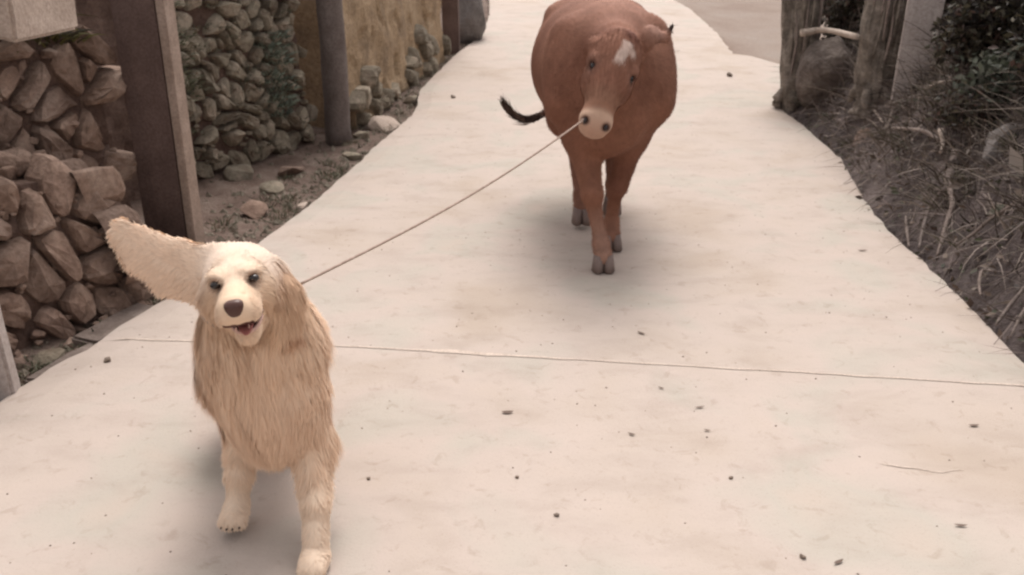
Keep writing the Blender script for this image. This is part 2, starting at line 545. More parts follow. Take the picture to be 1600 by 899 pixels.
def backing(name, fr, L, top, parent, mat, dep=-0.045, thick=0.5, step=0.08):
    """rough earth core behind the stones, closed, with its own uneven surface"""
    ns, ntt = max(2, int(L / step * 1.6)), 26
    V, Fs = [], []
    for side in (0, 1):
        for i in range(ns + 1):
            s = L * i / ns
            for j in range(ntt + 1):
                t = -0.1 + (top(s) + 0.1) * j / ntt
                dd = dep + 0.035 * mnoise.noise(Vector((s * 11, t * 11, 1))) if side == 0 else dep - thick
                V.append(fr(s, t, dd))
    K = (ns + 1) * (ntt + 1)
    idx = lambda a, i, j: a * K + i * (ntt + 1) + j
    for i in range(ns):
        for j in range(ntt):
            Fs.append((idx(0, i, j), idx(0, i + 1, j), idx(0, i + 1, j + 1), idx(0, i, j + 1)))
            Fs.append((idx(1, i, j), idx(1, i, j + 1), idx(1, i + 1, j + 1), idx(1, i + 1, j)))
        Fs.append((idx(0, i, ntt), idx(0, i + 1, ntt), idx(1, i + 1, ntt), idx(1, i, ntt)))
    for j in range(ntt):
        Fs.append((idx(0, 0, j), idx(0, 0, j + 1), idx(1, 0, j + 1), idx(1, 0, j)))
        Fs.append((idx(0, ns, j), idx(1, ns, j), idx(1, ns, j + 1), idx(0, ns, j + 1)))
    V = np.array(V); pl = np.array(parent.location)
    return link(name, mesh_np(name, V - pl, Fs, smooth=False), mat, parent)

def rock_mesh(seed, n=16, sq=0.75):
    rnd = random.Random(seed)
    bm = bmesh.new()
    for _ in range(n):
        v = Vector((rnd.gauss(0, 1), rnd.gauss(0, 1), rnd.gauss(0, 1))).normalized()
        v = Vector([math.copysign(abs(c) ** sq, c) for c in v]) * rnd.uniform(0.42, 0.52)
        bm.verts.new(v)
    r = bmesh.ops.convex_hull(bm, input=bm.verts)
    for v in [g for g in bm.verts if not g.link_faces]: bm.verts.remove(v)
    bmesh.ops.bevel(bm, geom=bm.edges[:], offset=0.03, segments=1, affect='EDGES')
    bmesh.ops.recalc_face_normals(bm, faces=bm.faces)
    me = bpy.data.meshes.new('rock'); bm.to_mesh(me); bm.free()
    return me
ROCKS = [rock_mesh(s) for s in range(10)]
ROCKM = {}
def rock(name, loc, size, mat, rnd, parent=None, squash=0.7):
    k = (rnd.randrange(10), mat.name)
    if k not in ROCKM:
        me = ROCKS[k[0]].copy(); me.materials.append(mat); ROCKM[k] = me
    o = link(name, ROCKM[k], None, parent)
    o.location = np.array(loc) - (np.array(parent.location) if parent is not None else 0)
    o.rotation_euler = (rnd.uniform(-.4, .4), rnd.uniform(-.4, .4), rnd.uniform(0, 6.28))
    if np.isscalar(size): size = (size * rnd.uniform(.85, 1.25), size * rnd.uniform(.8, 1.1), size * squash * rnd.uniform(.8, 1.2))
    o.scale = size
    return o

rnd = random.Random(21)
# -- near rubble wall on the left
W1a, W1b = (-2.36, 1.95), (-1.50, 3.42)
fr1, L1 = wall_frame(W1a, W1b, lean=0.30, warp=0.07)
top1 = lambda s: 0.50 + 0.30 * (1 - float(sstep(L1 - 0.75, L1, s))) + 0.04 * math.sin(s * 9)
rw = empty('rubble_wall', (W1b[0], W1b[1], 0))
tag(rw, 'low sloping wall of big brown rubble stones beside the dog', 'wall')
FINE=0.035
backing('earth_core', fr1, L1, lambda s: top1(s) - 0.05, rw, M['mortar'], dep=-0.015, thick=0.4)
for (s, t), poly in cells(L1, top1, 0.165, 0.13, rnd, gap=0.014, jit=0.55):
    cell_stone(rw, 'stone', poly, fr1, 0.10, rnd.uniform(0.035, 0.075), M['stone_near'], rnd)
# end face of the wall, turned to the gate post
fr1e, L1e = wall_frame((-1.50, 3.44), (-1.95, 3.78), lean=0.15, warp=0.05)
for (s, t), poly in cells(L1e, lambda s: 0.46 + s * 0.5, 0.16, 0.14, rnd, gap=0.016):
    cell_stone(rw, 'stone', poly, fr1e, 0.12, rnd.uniform(0.03, 0.06), M['stone_near'], rnd)
for k in range(26):                                        # loose stones lying on its top
    s = rnd.uniform(0.2, L1); t = top1(s) + rnd.uniform(-0.04, 0.03)
    p = fr1(s, t, -0.10 - rnd.uniform(0, 0.22))
    rock('stone', p, rnd.uniform(0.08, 0.17), M['stone_near'], rnd, rw)

def chinking(parent, fr, L, top, n, mat, lo=.025, hi=.06, s0=0.0):
    for k in range(n):
        s_ = rnd.uniform(s0, L); t_ = rnd.uniform(0.0, top(s_))
        rock('stone', fr(s_, t_, rnd.uniform(-.01, .03)), rnd.uniform(lo, hi), mat, rnd, parent)
chinking(rw, fr1, L1, top1, 150, M['stone_near'])
for k in range(26):
    s_ = rnd.uniform(.5, L1); p_ = fr1(s_, 0, rnd.uniform(.03, .12))
    if p_[0] < float(xl(p_[1])) - .04: rock('stone', (p_[0], p_[1], H(p_[0], p_[1]) + .01), rnd.uniform(.03, .07), M['stone_near'], rnd, rw)
# -- upper, set-back bank of brown earth and stones with the cement ledge on it
W2a, W2b = (-2.62, 2.25), (-1.66, 3.86)
fr2, L2 = wall_frame(W2a, W2b, lean=0.18, warp=0.09)
top2 = lambda s: 1.02 + 0.03 * math.sin(s * 5)
ub = empty('upper_wall', (W2b[0], W2b[1], 0))
tag(ub, 'set-back upper wall of shaded brown stones under the cement ledge', 'wall')
backing('earth_core', fr2, L2, top2, ub, M['mortar'], dep=-0.015, thick=0.6)
for (s, t), poly in cells(L2, top2, 0.17, 0.13, rnd, gap=0.016, skip=0.12, jit=0.6):
    if t < 0.38: continue
    cell_stone(ub, 'stone', poly, fr2, 0.08, rnd.uniform(0.02, 0.07), M['stone_near'], rnd)
for k in range(110):
    s_ = rnd.uniform(0, L2); rock('stone', fr2(s_, rnd.uniform(.35, .98), rnd.uniform(-.01, .04)), rnd.uniform(.03, .075), M['stone_near'], rnd, ub)
bm = bmesh.new()
def bmbox(bm, c, s, rot=None, bev=0.0):
    r = bmesh.ops.create_cube(bm, size=1.0)
    vs = r['verts']
    bmesh.ops.scale(bm, verts=vs, vec=s)
    if bev > 0:
        es = list({e for v in vs for e in v.link_edges})
        rr = bmesh.ops.bevel(bm, geom=es, offset=bev, segments=2, affect='EDGES')
        vs = list({v for f in rr['faces'] for v in f.verts} | {v for v in vs if v.is_valid})
    if rot is not None: bmesh.ops.rotate(bm, verts=vs, cent=(0, 0, 0), matrix=rot)
    bmesh.ops.translate(bm, verts=vs, vec=c)
    return vs
def bm_obj(name, bm, mat, parent=None, loc=None, jitter=0.0, sub=0, smooth=False):
    if sub:
        bmesh.ops.subdivide_edges(bm, edges=bm.edges[:], cuts=sub, use_grid_fill=True)
    if jitter:
        for v in bm.verts:
            v.co += Vector((nz(v.co.y * 3, v.co.z * 3, 4, 1), nz(v.co.x * 3, v.co.z * 3, 4, 2), nz(v.co.x * 3, v.co.y * 3, 4, 3))) * jitter
    me = bpy.data.meshes.new(name); bm.to_mesh(me); bm.free()
    if smooth: me.polygons.foreach_set('use_smooth', np.ones(len(me.polygons), dtype=bool))
    o = link(name, me, mat, parent)
    if loc is not None: o.location = loc
    return o
ca = math.atan2(W2b[0] - W2a[0], W2b[1] - W2a[1])
# ledge: its visible corner stands at the picture's (115,45)
e1 = at(112, 45, 3.0)
bm = bmesh.new(); bmbox(bm, (-0.62, 0, 0), (1.24, 0.42, 0.13), bev=0.012)
led = empty('cement_ledge', (e1[0] - .16, e1[1] + .18, 1.13))
tag(led, 'flat cement ledge lying on top of the brown stones', 'ledge')
bm_obj('slab', bm, M['slab'], led, jitter=0.012, sub=2)
bm = bmesh.new(); bmbox(bm, (-0.045, -0.012, -0.006), (0.10, 0.43, 0.15), bev=0.012)
bm_obj('end_cap', bm, M['slab_pale'], led, jitter=0.01, sub=1)['label'] = 'pale end of the ledge'
led.rotation_euler = (0, 0.05, math.radians(-2))

# -- wooden gate post; light caught on its side put in as a pale strip
gp = empty('gate_post', (-1.60, 4.02, H(-1.60, 4.02)))
gp.rotation_euler = (0, 0, math.radians(-6))
tag(gp, 'tall dark wooden gate post with its lit edge as a pale strip behind the dog', 'post')
bm = bmesh.new(); bmbox(bm, (-0.012, 0, 1.15), (0.205, 0.12, 2.5), bev=0.006)
bm_obj('post', bm, M['dark_wood'], gp, jitter=0.006, sub=2)
bm = bmesh.new(); bmbox(bm, (0.112, -0.02, 1.12), (0.038, 0.10, 2.45), bev=0.004)
bm_obj('lit_edge', bm, M['lit_wood'], gp, jitter=0.005, sub=2)
# -- slim pale post at the near left
lp = at(14, 600, 2.50)
pp = empty('pale_post', (-1.672, 2.56, H(-1.67, 2.56)))
tag(pp, 'pale upright post at the path edge, leftmost in view', 'post')
bm = bmesh.new(); bmbox(bm, (0, 0, 0.42), (0.125, 0.08, 1.0), bev=0.010)
bm_obj('shaft', bm, M['board'], pp, jitter=0.008, sub=2)
pp.rotation_euler = (0, math.radians(-1), math.radians(14))

# -- taller grey-green rubble wall between the two posts
W3a, W3b = (-2.30, 4.50), (-1.40, 6.30)
fr3, L3 = wall_frame(W3a, W3b, lean=0.08, warp=0.08)
top3 = lambda s: 1.78
w3 = empty('field_stone_wall', (W3b[0], W3b[1], 0))
tag(w3, 'tall grey-green field stone wall between the gate post and the pole', 'wall')
backing('earth_core', fr3, L3, top3, w3, M['mortar'], dep=-0.012, thick=0.4)
for (s, t), poly in cells(L3, top3, 0.145, 0.10, rnd, gap=0.014, skip=0.07, jit=0.55):
    if s < 0.62: continue  # stones left out; bare dark core stands in for the recess shadow
    cell_stone(w3, 'stone', poly, fr3, 0.09, rnd.uniform(0.03, 0.085), M['stone_mid'], rnd)

chinking(w3, fr3, L3, lambda s_: 1.5, 170, M['stone_mid'], .03, .07, .6)
# -- grey round pole
bm = bmesh.new()
bmesh.ops.create_cone(bm, cap_ends=True, segments=20, radius1=0.092, radius2=0.082, depth=2.6)
bmesh.ops.translate(bm, verts=bm.verts, vec=(0, 0, 1.2))
bmesh.ops.subdivide_edges(bm, edges=[e for e in bm.edges if abs(e.verts[0].co.z - e.verts[1].co.z) > 1], cuts=12)
po = bm_obj('timber_pole', bm, M['pole'], None, (-1.235, 6.30, H(-1.235, 6.30)), jitter=0.02, smooth=True)
tag(po, 'thick grey round pole between the stone wall and the mud wall', 'pole')

# -- ochre mud wall further along
W4a, W4b = (-1.20, 6.62), (-.70, 9.35)
fr4, L4 = wall_frame(W4a, W4b, lean=0.04, warp=0.05)
mw = empty('mud_wall', (W4b[0], W4b[1], 0))
tag(mw, 'ochre mud plastered wall beside the far bend of the path', 'wall')
ns, nh = 90, 46
V, Fs = [], []
for i in range(ns + 1):
    s = L4 * i / ns
    for j in range(nh + 1):
        t = -0.15 + 2.05 * j / nh
        n = mnoise.fractal(Vector((s * 3, t * 3, 7)), 1.0, 2.0, 5)
        foot = max(0, 0.32 - t)
        pit = max(0, mnoise.noise(Vector((s * 5.5, t * 5.5, 2))) - 0.28)
        V.append(fr4(s, t, 0.03 * n - 0.16 * pit + 0.12 * foot * (1 + n)))
fl = len(V)
for s_, t_ in ((0, -0.15), (0, 1.9), (L4, 1.9), (L4, -0.15)): V.append(fr4(s_, t_, -0.4))
idx = lambda i, j: i * (nh + 1) + j
for i in range(ns):
    for j in range(nh):
        Fs.append((idx(i, j), idx(i + 1, j), idx(i + 1, j + 1), idx(i, j + 1)))
Fs.append([fl] + [idx(0, j) for j in range(nh + 1)] + [fl + 1])
Fs.append([fl + 3, fl + 2] + [idx(ns, j) for j in range(nh, -1, -1)])
Fs.append([fl + 1] + [idx(i, nh) for i in range(ns + 1)] + [fl + 2])
Fs.append((fl, fl + 1, fl + 2, fl + 3))
link('plaster', mesh_np('plaster', np.array(V) - np.array(mw.location), Fs, smooth=False), M['mud'], mw)
for (s, t), poly in cells(L4, lambda s: 0.30 + 0.12 * math.sin(s * 4), 0.19, 0.14, rnd, gap=0.02, skip=0.3):
    cell_stone(mw, 'stone', poly, lambda a, b, d: fr4(a, b, d + 0.05), 0.12, rnd.uniform(0.03, 0.06), M['stone_mid'], rnd)

# -- big grey boulder at the bend
def boulder(name, loc, size, mat, label, cat, seed, rotz=0, sub=3, rough=0.05, cuts=9):
    r_ = random.Random(seed)
    bm = bmesh.new()
    bmesh.ops.create_icosphere(bm, subdivisions=sub + 1, radius=1)
    planes = [(Vector((r_.gauss(0, 1), r_.gauss(0, 1), r_.gauss(0, 1))).normalized(), r_.uniform(0.62, 0.85)) for _ in range(cuts)]
    for v in bm.verts:
        for n, d in planes:
            k = v.co.dot(n) - d
            if k > 0: v.co -= n * k
        v.co += v.co.normalized() * rough * mnoise.fractal(v.co * 2.5 + Vector((seed, 0, 0)), 1.0, 2.0, 4)
        v.co = Vector((v.co.x * size[0], v.co.y * size[1], v.co.z * size[2]))
    o = bm_obj(name, bm, mat, None, loc, smooth=False)
    o.rotation_euler = (0, 0, rotz)
    tag(o, label, cat)
    return o
bm = bmesh.new(); bmbox(bm, (0, 0, 0.85), (0.17, 0.14, 2.0), bev=0.01)
dp_ = bm_obj('corner_post', bm, M['dark_wood'], None, (-.645, 9.72, H(-.645, 9.72)), jitter=0.01, sub=3)
tag(dp_, 'dark post closing the far end of the mud wall beside the grey boulder', 'post')
boulder('boulder', (-.52, 10.45, 0.62), (0.25, 0.4, 0.42), M['boulder'], 'big grey boulder where the path bends at the end of the mud wall', 'boulder', 5, 0.3)

# ------------------------------------------------------------------ loose stones on the left verge
def verge_rock(px, py, y, size, label, mat='stone_mid', sq=0.55):
    p = at(px, py, y)
    z = H(p[0], p[1])
    o = rock('rock', (p[0], p[1], z + size * sq * 0.18), size, M[mat], rnd, None, sq)
    tag(o, label, 'rock', 'loose rocks on the left verge')
gy_ = lambda px, py: None
def ground_y(px, py):
    r_ = ray(px, py); t = 0.5
    while CAM_H + t * r_[2] > float(gz(t * r_[1])) and t < 60: t += 0.01
    return t * r_[1]
for px, py, size, lab, mm in [
    (600, 192, 0.24, 'pale flat rock on the verge at the foot of the mud wall', 'slab_pale'),
    (566, 205, 0.16, 'small grey rock between the pole and the pale flat rock', 'stone_mid'),
    (548, 236, 0.13, 'dark angular rock at the path edge below the pole', 'stone_mid'),
    (455, 262, 0.2, 'low brown rock under the field stone wall near the pole', 'stone_near'),
    (395, 325, 0.17, 'flat reddish rock on bare verge soil right of the gate post', 'stone_near'),
    (425, 290, 0.15, 'grey rounded rock midway along the verge', 'stone_mid'),
    (372, 268, 0.22, 'large mossy rock at the foot of the field stone wall', 'stone_mid'),
    (470, 315, 0.10, 'small pale rock touching the path edge beside the verge', 'slab_pale'),
    (640, 150, 0.18, 'dark rock in the notch of the path edge by the mud wall', 'stone_mid'),
    (700, 72, 0.26, 'brown rock at the far foot of the mud wall', 'stone_near'),
    (205, 480, 0.10, 'small stone beside the flying ear of the dog', 'stone_near'),
    (70, 548, 0.12, 'half buried stone near the pale upright post', 'stone_mid'),
]:
    verge_rock(px, py, ground_y(px, py), size, lab, mm)
# thin flat kerb stones along the foot of the near wall
for k, (px, py, w_, l_) in enumerate([(195, 497, 0.13, 0.36), (120, 560, 0.12, 0.30)]):
    yy = ground_y(px, py); p = at(px, py, yy)
    bm = bmesh.new(); bmbox(bm, (0, 0, 0), (w_, l_, 0.05), bev=0.01)
    o = bm_obj('kerb_stone', bm, M['slab'], None, (p[0] - 0.03, p[1], H(p[0] - .03, p[1]) + 0.012), jitter=0.012, sub=2)
    o.rotation_euler = (0, 0.03, -0.36)
    tag(o, ['flat grey kerb stone under the flying ear of the dog', 'flat mossy kerb stone near the pale upright post'][k], 'kerb stone', 'flat stones between the rubble wall and the path')

# ------------------------------------------------------------------ bulk builders for blades, leaves and grit
def strips(name, P, D, Lg, Wd, Nn, C, seg=2, curl=None, mat=None, parent=None, custom_normals=False):
    """thin tapered blades. P roots, D directions, Lg lengths, Wd widths, Nn facing normals, C root colours, curl added bend direction"""
    n = len(P)
    D = D / (np.linalg.norm(D, axis=1, keepdims=True) + 1e-9)
    side = np.cross(D, Nn); side /= (np.linalg.norm(side, axis=1, keepdims=True) + 1e-9)
    vs = []
    if curl is None: curl = np.zeros_like(P)
    for k in range(seg + 1):
        t = k / seg
        c = P + D * (Lg * t)[:, None] + curl * (Lg * t * t)[:, None]
        if k < seg:
            hw = side * (Wd * (1 - 0.75 * t) * 0.5)[:, None]
            vs += [c - hw, c + hw]
        else:
            vs += [c]
    V = np.stack(vs, 1)
    K = V.shape[1]
    base = (np.arange(n) * K)[:, None]
    T = []
    for k in range(seg - 1):
        a = 2 * k
        T += [base + np.array([a, a + 1, a + 3]), base + np.array([a, a + 3, a + 2])]
    a = 2 * (seg - 1)
    T += [base + np.array([a, a + 1, a + 2])]
    Fc = np.concatenate(T, 0)
    me = mesh_np(name, V.reshape(-1, 3), Fc)
    set_col(me, np.repeat(C, K, axis=0))
    if custom_normals:
        me.normals_split_custom_set_from_vertices(np.repeat(Nn, K, axis=0).astype(np.float32))
    return link(name, me, mat, parent)

def leaves(name, P, S, rnd_, C, mat, parent=None, flat=0.0, nrm_up=None):
    """small folded leaf faces (4 triangles each)"""
    n = len(P)
    a = rnd_.normal(size=(n, 3)); a /= np.linalg.norm(a, axis=1, keepdims=True)
    if flat: a = a * np.array([1, 1, 1 - flat]); a /= np.linalg.norm(a, axis=1, keepdims=True)
    b = rnd_.normal(size=(n, 3))
    if nrm_up is not None: b = b * 0.5 + nrm_up
    s = np.cross(a, b); s /= np.linalg.norm(s, axis=1, keepdims=True)
    u = np.cross(s, a)
    S = S[:, None]
    pts = np.stack([P, P + a * S * .45 + s * S * .26 + u * S * .06, P + a * S, P + a * S * .45 - s * S * .26 + u * S * .06, P + a * S * .5 - u * S * .03], 1)
    base = (np.arange(n) * 5)[:, None]
    Fc = np.concatenate([base + np.array(t) for t in ([0, 1, 4], [1, 2, 4], [2, 3, 4], [3, 0, 4])], 0)
    me = mesh_np(name, pts.reshape(-1, 3), Fc)
    set_col(me, np.repeat(C, 5, axis=0))
    return link(name, me, mat, parent)

def pal(n, cols, rg, jit=0.12):
    cols = np.array([c[:3] for c in cols])
    c = cols[rg.integers(0, len(cols), n)]
    return np.clip(c * (1 + rg.normal(0, jit, (n, 1))), 0.003, 1)

def tube(name, pts, rad, mat, parent=None, sides=7, wob=0.0, seed=0, cap=True, ridge=0.0):
    pts = [Vector(p) for p in pts]
    # resample with catmull-rom
    P, R = [], []
    n = len(pts)
    for i in range(n - 1):
        p0, p1, p2, p3 = pts[max(0, i - 1)], pts[i], pts[i + 1], pts[min(n - 1, i + 2)]
        for k in range(5):
            t = k / 5
            P.append(0.5 * ((2 * p1) + (-p0 + p2) * t + (2 * p0 - 5 * p1 + 4 * p2 - p3) * t * t + (-p0 + 3 * p1 - 3 * p2 + p3) * t ** 3))
            R.append(rad[i] + (rad[i + 1] - rad[i]) * t)
    P.append(pts[-1]); R.append(rad[-1])
    V, Fs = [], []
    up = Vector((0.13, 0.31, 0.94))
    for i, p in enumerate(P):
        d = (P[min(i + 1, len(P) - 1)] - P[max(i - 1, 0)]).normalized()
        s = d.cross(up).normalized(); u = s.cross(d)
        for k in range(sides):
            a = 2 * math.pi * k / sides
            r = R[i] * (1 + wob * mnoise.noise(Vector((math.cos(a) * 1.3 + seed, math.sin(a) * 1.3, i * 0.45))) + ridge * mnoise.noise(Vector((math.cos(a) * 6 + seed, math.sin(a) * 6, i * 0.22))))
            V.append(p + (s * math.cos(a) + u * math.sin(a)) * r)
    for i in range(len(P) - 1):
        for k in range(sides):
            j = (k + 1) % sides
            Fs.append((i * sides + k, i * sides + j, (i + 1) * sides + j, (i + 1) * sides + k))
    Fs.append(list(range(sides))[::-1]); Fs.append([(len(P) - 1) * sides + k for k in range(sides)])
    V = np.array([tuple(v) for v in V])
    if parent is not None: V = V - np.array(parent.location)
    return link(name, mesh_np(name, V, Fs), mat, parent)

# ------------------------------------------------------------------ right bank
rg = np.random.default_rng(3)
def bank_pts(n, ylo, yhi, dlo, dhi, powr=1.0):
    y = rg.uniform(ylo, yhi, n)
    d = dlo + (dhi - dlo) * rg.uniform(0, 1, n) ** powr
    x = xr(y) + d
    z = np.array([H(a, b) for a, b in zip(x, y)])
    return np.stack([x, y, z], 1)
# dry hanging stalks and roots that mat the bank
n = 11000
P = bank_pts(n, 1.6, 7.25, 0.07, 1.9)
P[:, 2] += rg.uniform(0, 0.05, n)
ang = rg.normal(0, 0.9, n)
D = np.stack([-0.45 * np.cos(ang) + rg.normal(0, .35, n), np.sin(ang) * 0.7, -0.1 + rg.normal(0.05, 0.55, n)], 1)
Nn = np.tile(np.array([-0.6, -0.5, 0.6]), (n, 1)) + rg.normal(0, .3, (n, 3))
C = pal(n, [lin(98, 87, 82), lin(120, 108, 103), lin(80, 70, 65), lin(150, 138, 130), lin(104, 97, 88)], rg, 0.2)
o = strips('dry_brush', P, D, rg.uniform(0.06, 0.30, n), rg.uniform(0.0025, 0.006, n), Nn, C, 3, curl=np.stack([rg.normal(0, .25, n), rg.normal(0, .25, n), -0.25 + rg.normal(0, .2, n)], 1), mat=M['brush'])
tag(o, 'mat of thin dry stalks hanging over the dark bank', 'dry brush', kind='stuff')
# thick clumps of upright dead grass near the crest and along the kerb
n = 7000
cl = bank_pts(170, 1.7, 7.1, 0.12, 1.7)
k = rg.integers(0, len(cl), n)
P = cl[k] + np.stack([rg.normal(0, .035, n), rg.normal(0, .035, n), np.zeros(n)], 1)
out = (P - cl[k]) * 10
D = np.stack([out[:, 0] - 0.15, out[:, 1], 0.8 + rg.normal(0, .2, n)], 1)
Nn = np.tile(np.array([-0.3, -0.9, 0.2]), (n, 1)) + rg.normal(0, .4, (n, 3))
C = pal(n, [lin(96, 88, 76), lin(120, 110, 98), lin(84, 82, 64), lin(70, 66, 54)], rg, 0.2)
o = strips('dead_grass', P, D, rg.uniform(0.05, 0.17, n), rg.uniform(0.003, 0.006, n), Nn, C, 3, curl=np.stack([rg.normal(-.2, .3, n), rg.normal(0, .3, n), -0.45 * np.ones(n)], 1), mat=M['brush'])
tag(o, 'tufts of grey dead grass growing on the bank', 'grass', kind='stuff')
n = 9000
P = bank_pts(n, 1.6, 7.3, 0.02, 2.2)
P[:, 2] += rg.uniform(0.0, 0.03, n)
C = pal(n, [lin(92, 78, 68), lin(112, 96, 84), lin(70, 58, 52), lin(128, 116, 106), lin(74, 76, 56)], rg, 0.2)
o = leaves('leaf_litter', P, rg.uniform(0.02, 0.055, n), rg, C, M['leaf'], flat=0.5, nrm_up=np.array([-.5, 0, .8]))
tag(o, 'dead leaves scattered thickly over the bank', 'leaf litter', kind='stuff')

n = 8000
P = bank_pts(n, 2.0, 7.4, 0.18, 2.4, 0.9)
D = np.stack([rg.normal(-.15, .45, n), rg.normal(0, .45, n), 0.75 + rg.normal(0, .35, n)], 1)
Nn = np.tile(np.array([-0.3, -0.9, 0.2]), (n, 1)) + rg.normal(0, .4, (n, 3))
C = pal(n, [lin(84, 74, 68), lin(104, 94, 86), lin(66, 58, 52), lin(140, 128, 118)], rg, 0.2)
o = strips('dead_twigs', P, D, rg.uniform(0.12, 0.42, n), rg.uniform(0.004, 0.010, n), Nn, C, 4, curl=np.stack([rg.normal(-.2, .35, n), rg.normal(0, .35, n), -0.35 + rg.normal(0, .2, n)], 1), mat=M['brush'])
tag(o, 'tangle of dead brown twigs standing along the crest of the bank', 'twigs', kind='stuff')
# stumps at the head of the bank
def stump(label, base, h, r0, r1, lean, mat, seed, roots=5, root_len=0.22, splinter=True):
    st = empty('tree_stump', base)
    tag(st, label, 'stump', 'old stumps along the right bank')
    top = (base[0] + lean[0], base[1] + lean[1], base[2] + h)
    mid = (base[0] + lean[0] * .35, base[1] + lean[1] * .4, base[2] + h * .45)
    tube('trunk', [(base[0], base[1], base[2] - 0.12), (base[0], base[1], base[2] + 0.06), mid, top], [r0 * 1.2, r0, (r0 + r1) / 2, r1], mat, st, 44, 0.45, seed, ridge=0.45)
    r_ = random.Random(seed)
    for i in range(roots):
        a = 6.28 * i / roots + r_.uniform(-.3, .3)
        e = (base[0] + math.cos(a) * root_len * r_.uniform(.7, 1.3), base[1] + math.sin(a) * root_len, base[2] - 0.07)
        m_ = (base[0] + math.cos(a) * r0 * 1.2, base[1] + math.sin(a) * r0 * 1.2, base[2] + 0.01)
        tube('root', [(base[0], base[1], base[2] + 0.12), m_, (e[0], e[1], max(e[2], H(e[0], e[1]) - 0.01))], [r0 * .5, r0 * .38, 0.012], mat, st, 8, 0.35, seed + i)
    for i in range(14):
        a = r_.uniform(3.2, 6.1)
        x0, y0 = base[0] + math.cos(a) * r0, base[1] + math.sin(a) * r0
        z0 = base[2] + h * r_.uniform(-.02, .6)
        tube('bark_strip', [(x0, y0, z0), (x0 + lean[0] * .2 + r_.uniform(-.02, .02), y0 - .015, z0 + h * .2), (x0 + lean[0] * .4, y0, z0 + h * .38)], [0.006, 0.012, 0.003], (M['root'] if i % 3 == 0 else mat), st, 6, 0.3, seed + 30 + i)
    return st
def bz(p): return (float(p[0]), float(p[1]), H(float(p[0]), float(p[1])))
def on_bank(px, py):
    """first hit of the view ray with the ground"""
    r_ = ray(px, py); t = 1.0
    while t < 30:
        p = np.array([0, 0, CAM_H]) + r_ * t
        if p[2] < H(p[0], p[1]): return p
        t += 0.01
    return p
pA = on_bank(1240, 158); pB = on_bank(1362, 152); pC = on_bank(1412, 140)
stump('grey splintered stump at the end of the bank beside the pale apron', (pA[0], pA[1], H(pA[0], pA[1])), 1.35, 0.115, 0.13, (0.0, 0.1), M['bark'], 3, 4, 0.13)
stump('olive stump with splayed roots, just behind the whitewashed board', (pB[0], pB[1], H(pB[0], pB[1])), 1.3, 0.10, 0.15, (0.06, 0.12), M['bark'], 8, 5, 0.18)
# whitewashed board
wb = bm = bmesh.new(); bmbox(bm, (0, 0, 0.42), (0.215, 0.035, 1.05), bev=0.004)
o = bm_obj('whitewashed_board', bm, M['board'], None, (pC[0] - .01, pC[1] - 0.12, H(pC[0], pC[1]) - 0.02), jitter=0.008, sub=3)
o.rotation_euler = (math.radians(-2), math.radians(1.5), math.radians(-8))
tag(o, 'upright whitewashed board standing in the brush on the bank', 'board')
# pale fallen bar across the two stumps
a1, a2, a3 = at(1252, 52, pA[1] - .25), at(1290, 47, pA[1] - .3), at(1340, 58, pB[1] - .12)
o = tube('fallen_bar', [a1, a2, a3], [0.028, 0.02, 0.018], M['pale_twig'], None, 8, 0.4, 4)
origin_to(o, tuple(map(float, a1)))
tag(o, 'bleached bar lying across between the two stumps', 'stick')

pk = on_bank(1300, 150)
boulder('bank_rock', (pk[0] + .02, pk[1] + .16, pk[2] + 0.12), (0.25, 0.22, 0.32), M['boulder2'], 'squat brown-grey rock block under the bleached bar, between the stumps', 'rock', 19, 0.15, sub=3, cuts=8, rough=.07)
n = 170
P = bank_pts(n, 3.2, 7.2, 0.25, 2.0)
P[:, 2] += rg.uniform(0.01, 0.10, n)
o = leaves('large_dead_leaves', P, rg.uniform(0.07, 0.15, n), rg, pal(n, [lin(128, 118, 110), lin(150, 140, 132), lin(104, 92, 84), lin(96, 98, 84)], rg, .12), M['leaf'], flat=0.4, nrm_up=np.array([-.6, -.5, .6]))
tag(o, 'large pale dead leaves caught in the brush of the bank', 'leaf litter', kind='stuff')
# single sticks and roots one can pick out
def stick(label, pix, rad, mat='root', lift=0.02, cat='stick', name='dry_stick', yy=None, branches=()):
    pts = []
    for i, (px, py) in enumerate(pix):
        p = on_bank(px, py)
        d = -ray(px, py); d /= np.linalg.norm(d)
        p = p + d * (lift + 0.03)
        pts.append(p)
    if branches:
        o = empty(name, tuple(map(float, pts[0])))
        tube('stem', pts, rad, M[mat], o, 7, 0.3, pix[0][0])
        for bpix, brad in branches:
            bp = []
            for px, py in bpix:
                p = on_bank(px, py); d = -ray(px, py); d /= np.linalg.norm(d); bp.append(p + d * (lift + 0.03))
            tube('branch', bp, brad, M[mat], o, 7, 0.3, bpix[0][0])
    else:
        o = tube(name, pts, rad, M[mat], None, 7, 0.3, pix[0][0])
        origin_to(o, tuple(map(float, pts[0])))
    tag(o, label, cat, 'sticks and roots on the right bank')
stick('pale forked root hanging down to the path edge', [(1494, 236), (1486, 268), (1480, 292)], [0.022, 0.02, 0.016], 'root', .05, 'root', 'forked_root',
      branches=[([(1480, 292), (1456, 318), (1443, 352), (1436, 388)], [0.013, 0.009, 0.007, 0.004]), ([(1482, 288), (1488, 318), (1476, 358), (1464, 400)], [0.014, 0.012, 0.009, 0.004])])
stick('long grey stick slanting up to the right from the forked root', [(1492, 384), (1520, 366), (1548, 342), (1580, 322), (1610, 296)], [0.004, 0.008, 0.007, 0.009, 0.006], 'root', .05)
stick('thin stick leaning out of the brush near the stump roots', [(1376, 250), (1396, 228), (1414, 214)], [0.006, 0.007, 0.005], 'root', .05)
stick('short pale chip standing beside the board foot', [(1384, 200), (1390, 188), (1394, 172)], [0.009, 0.011, 0.006], 'pale_twig', .06)
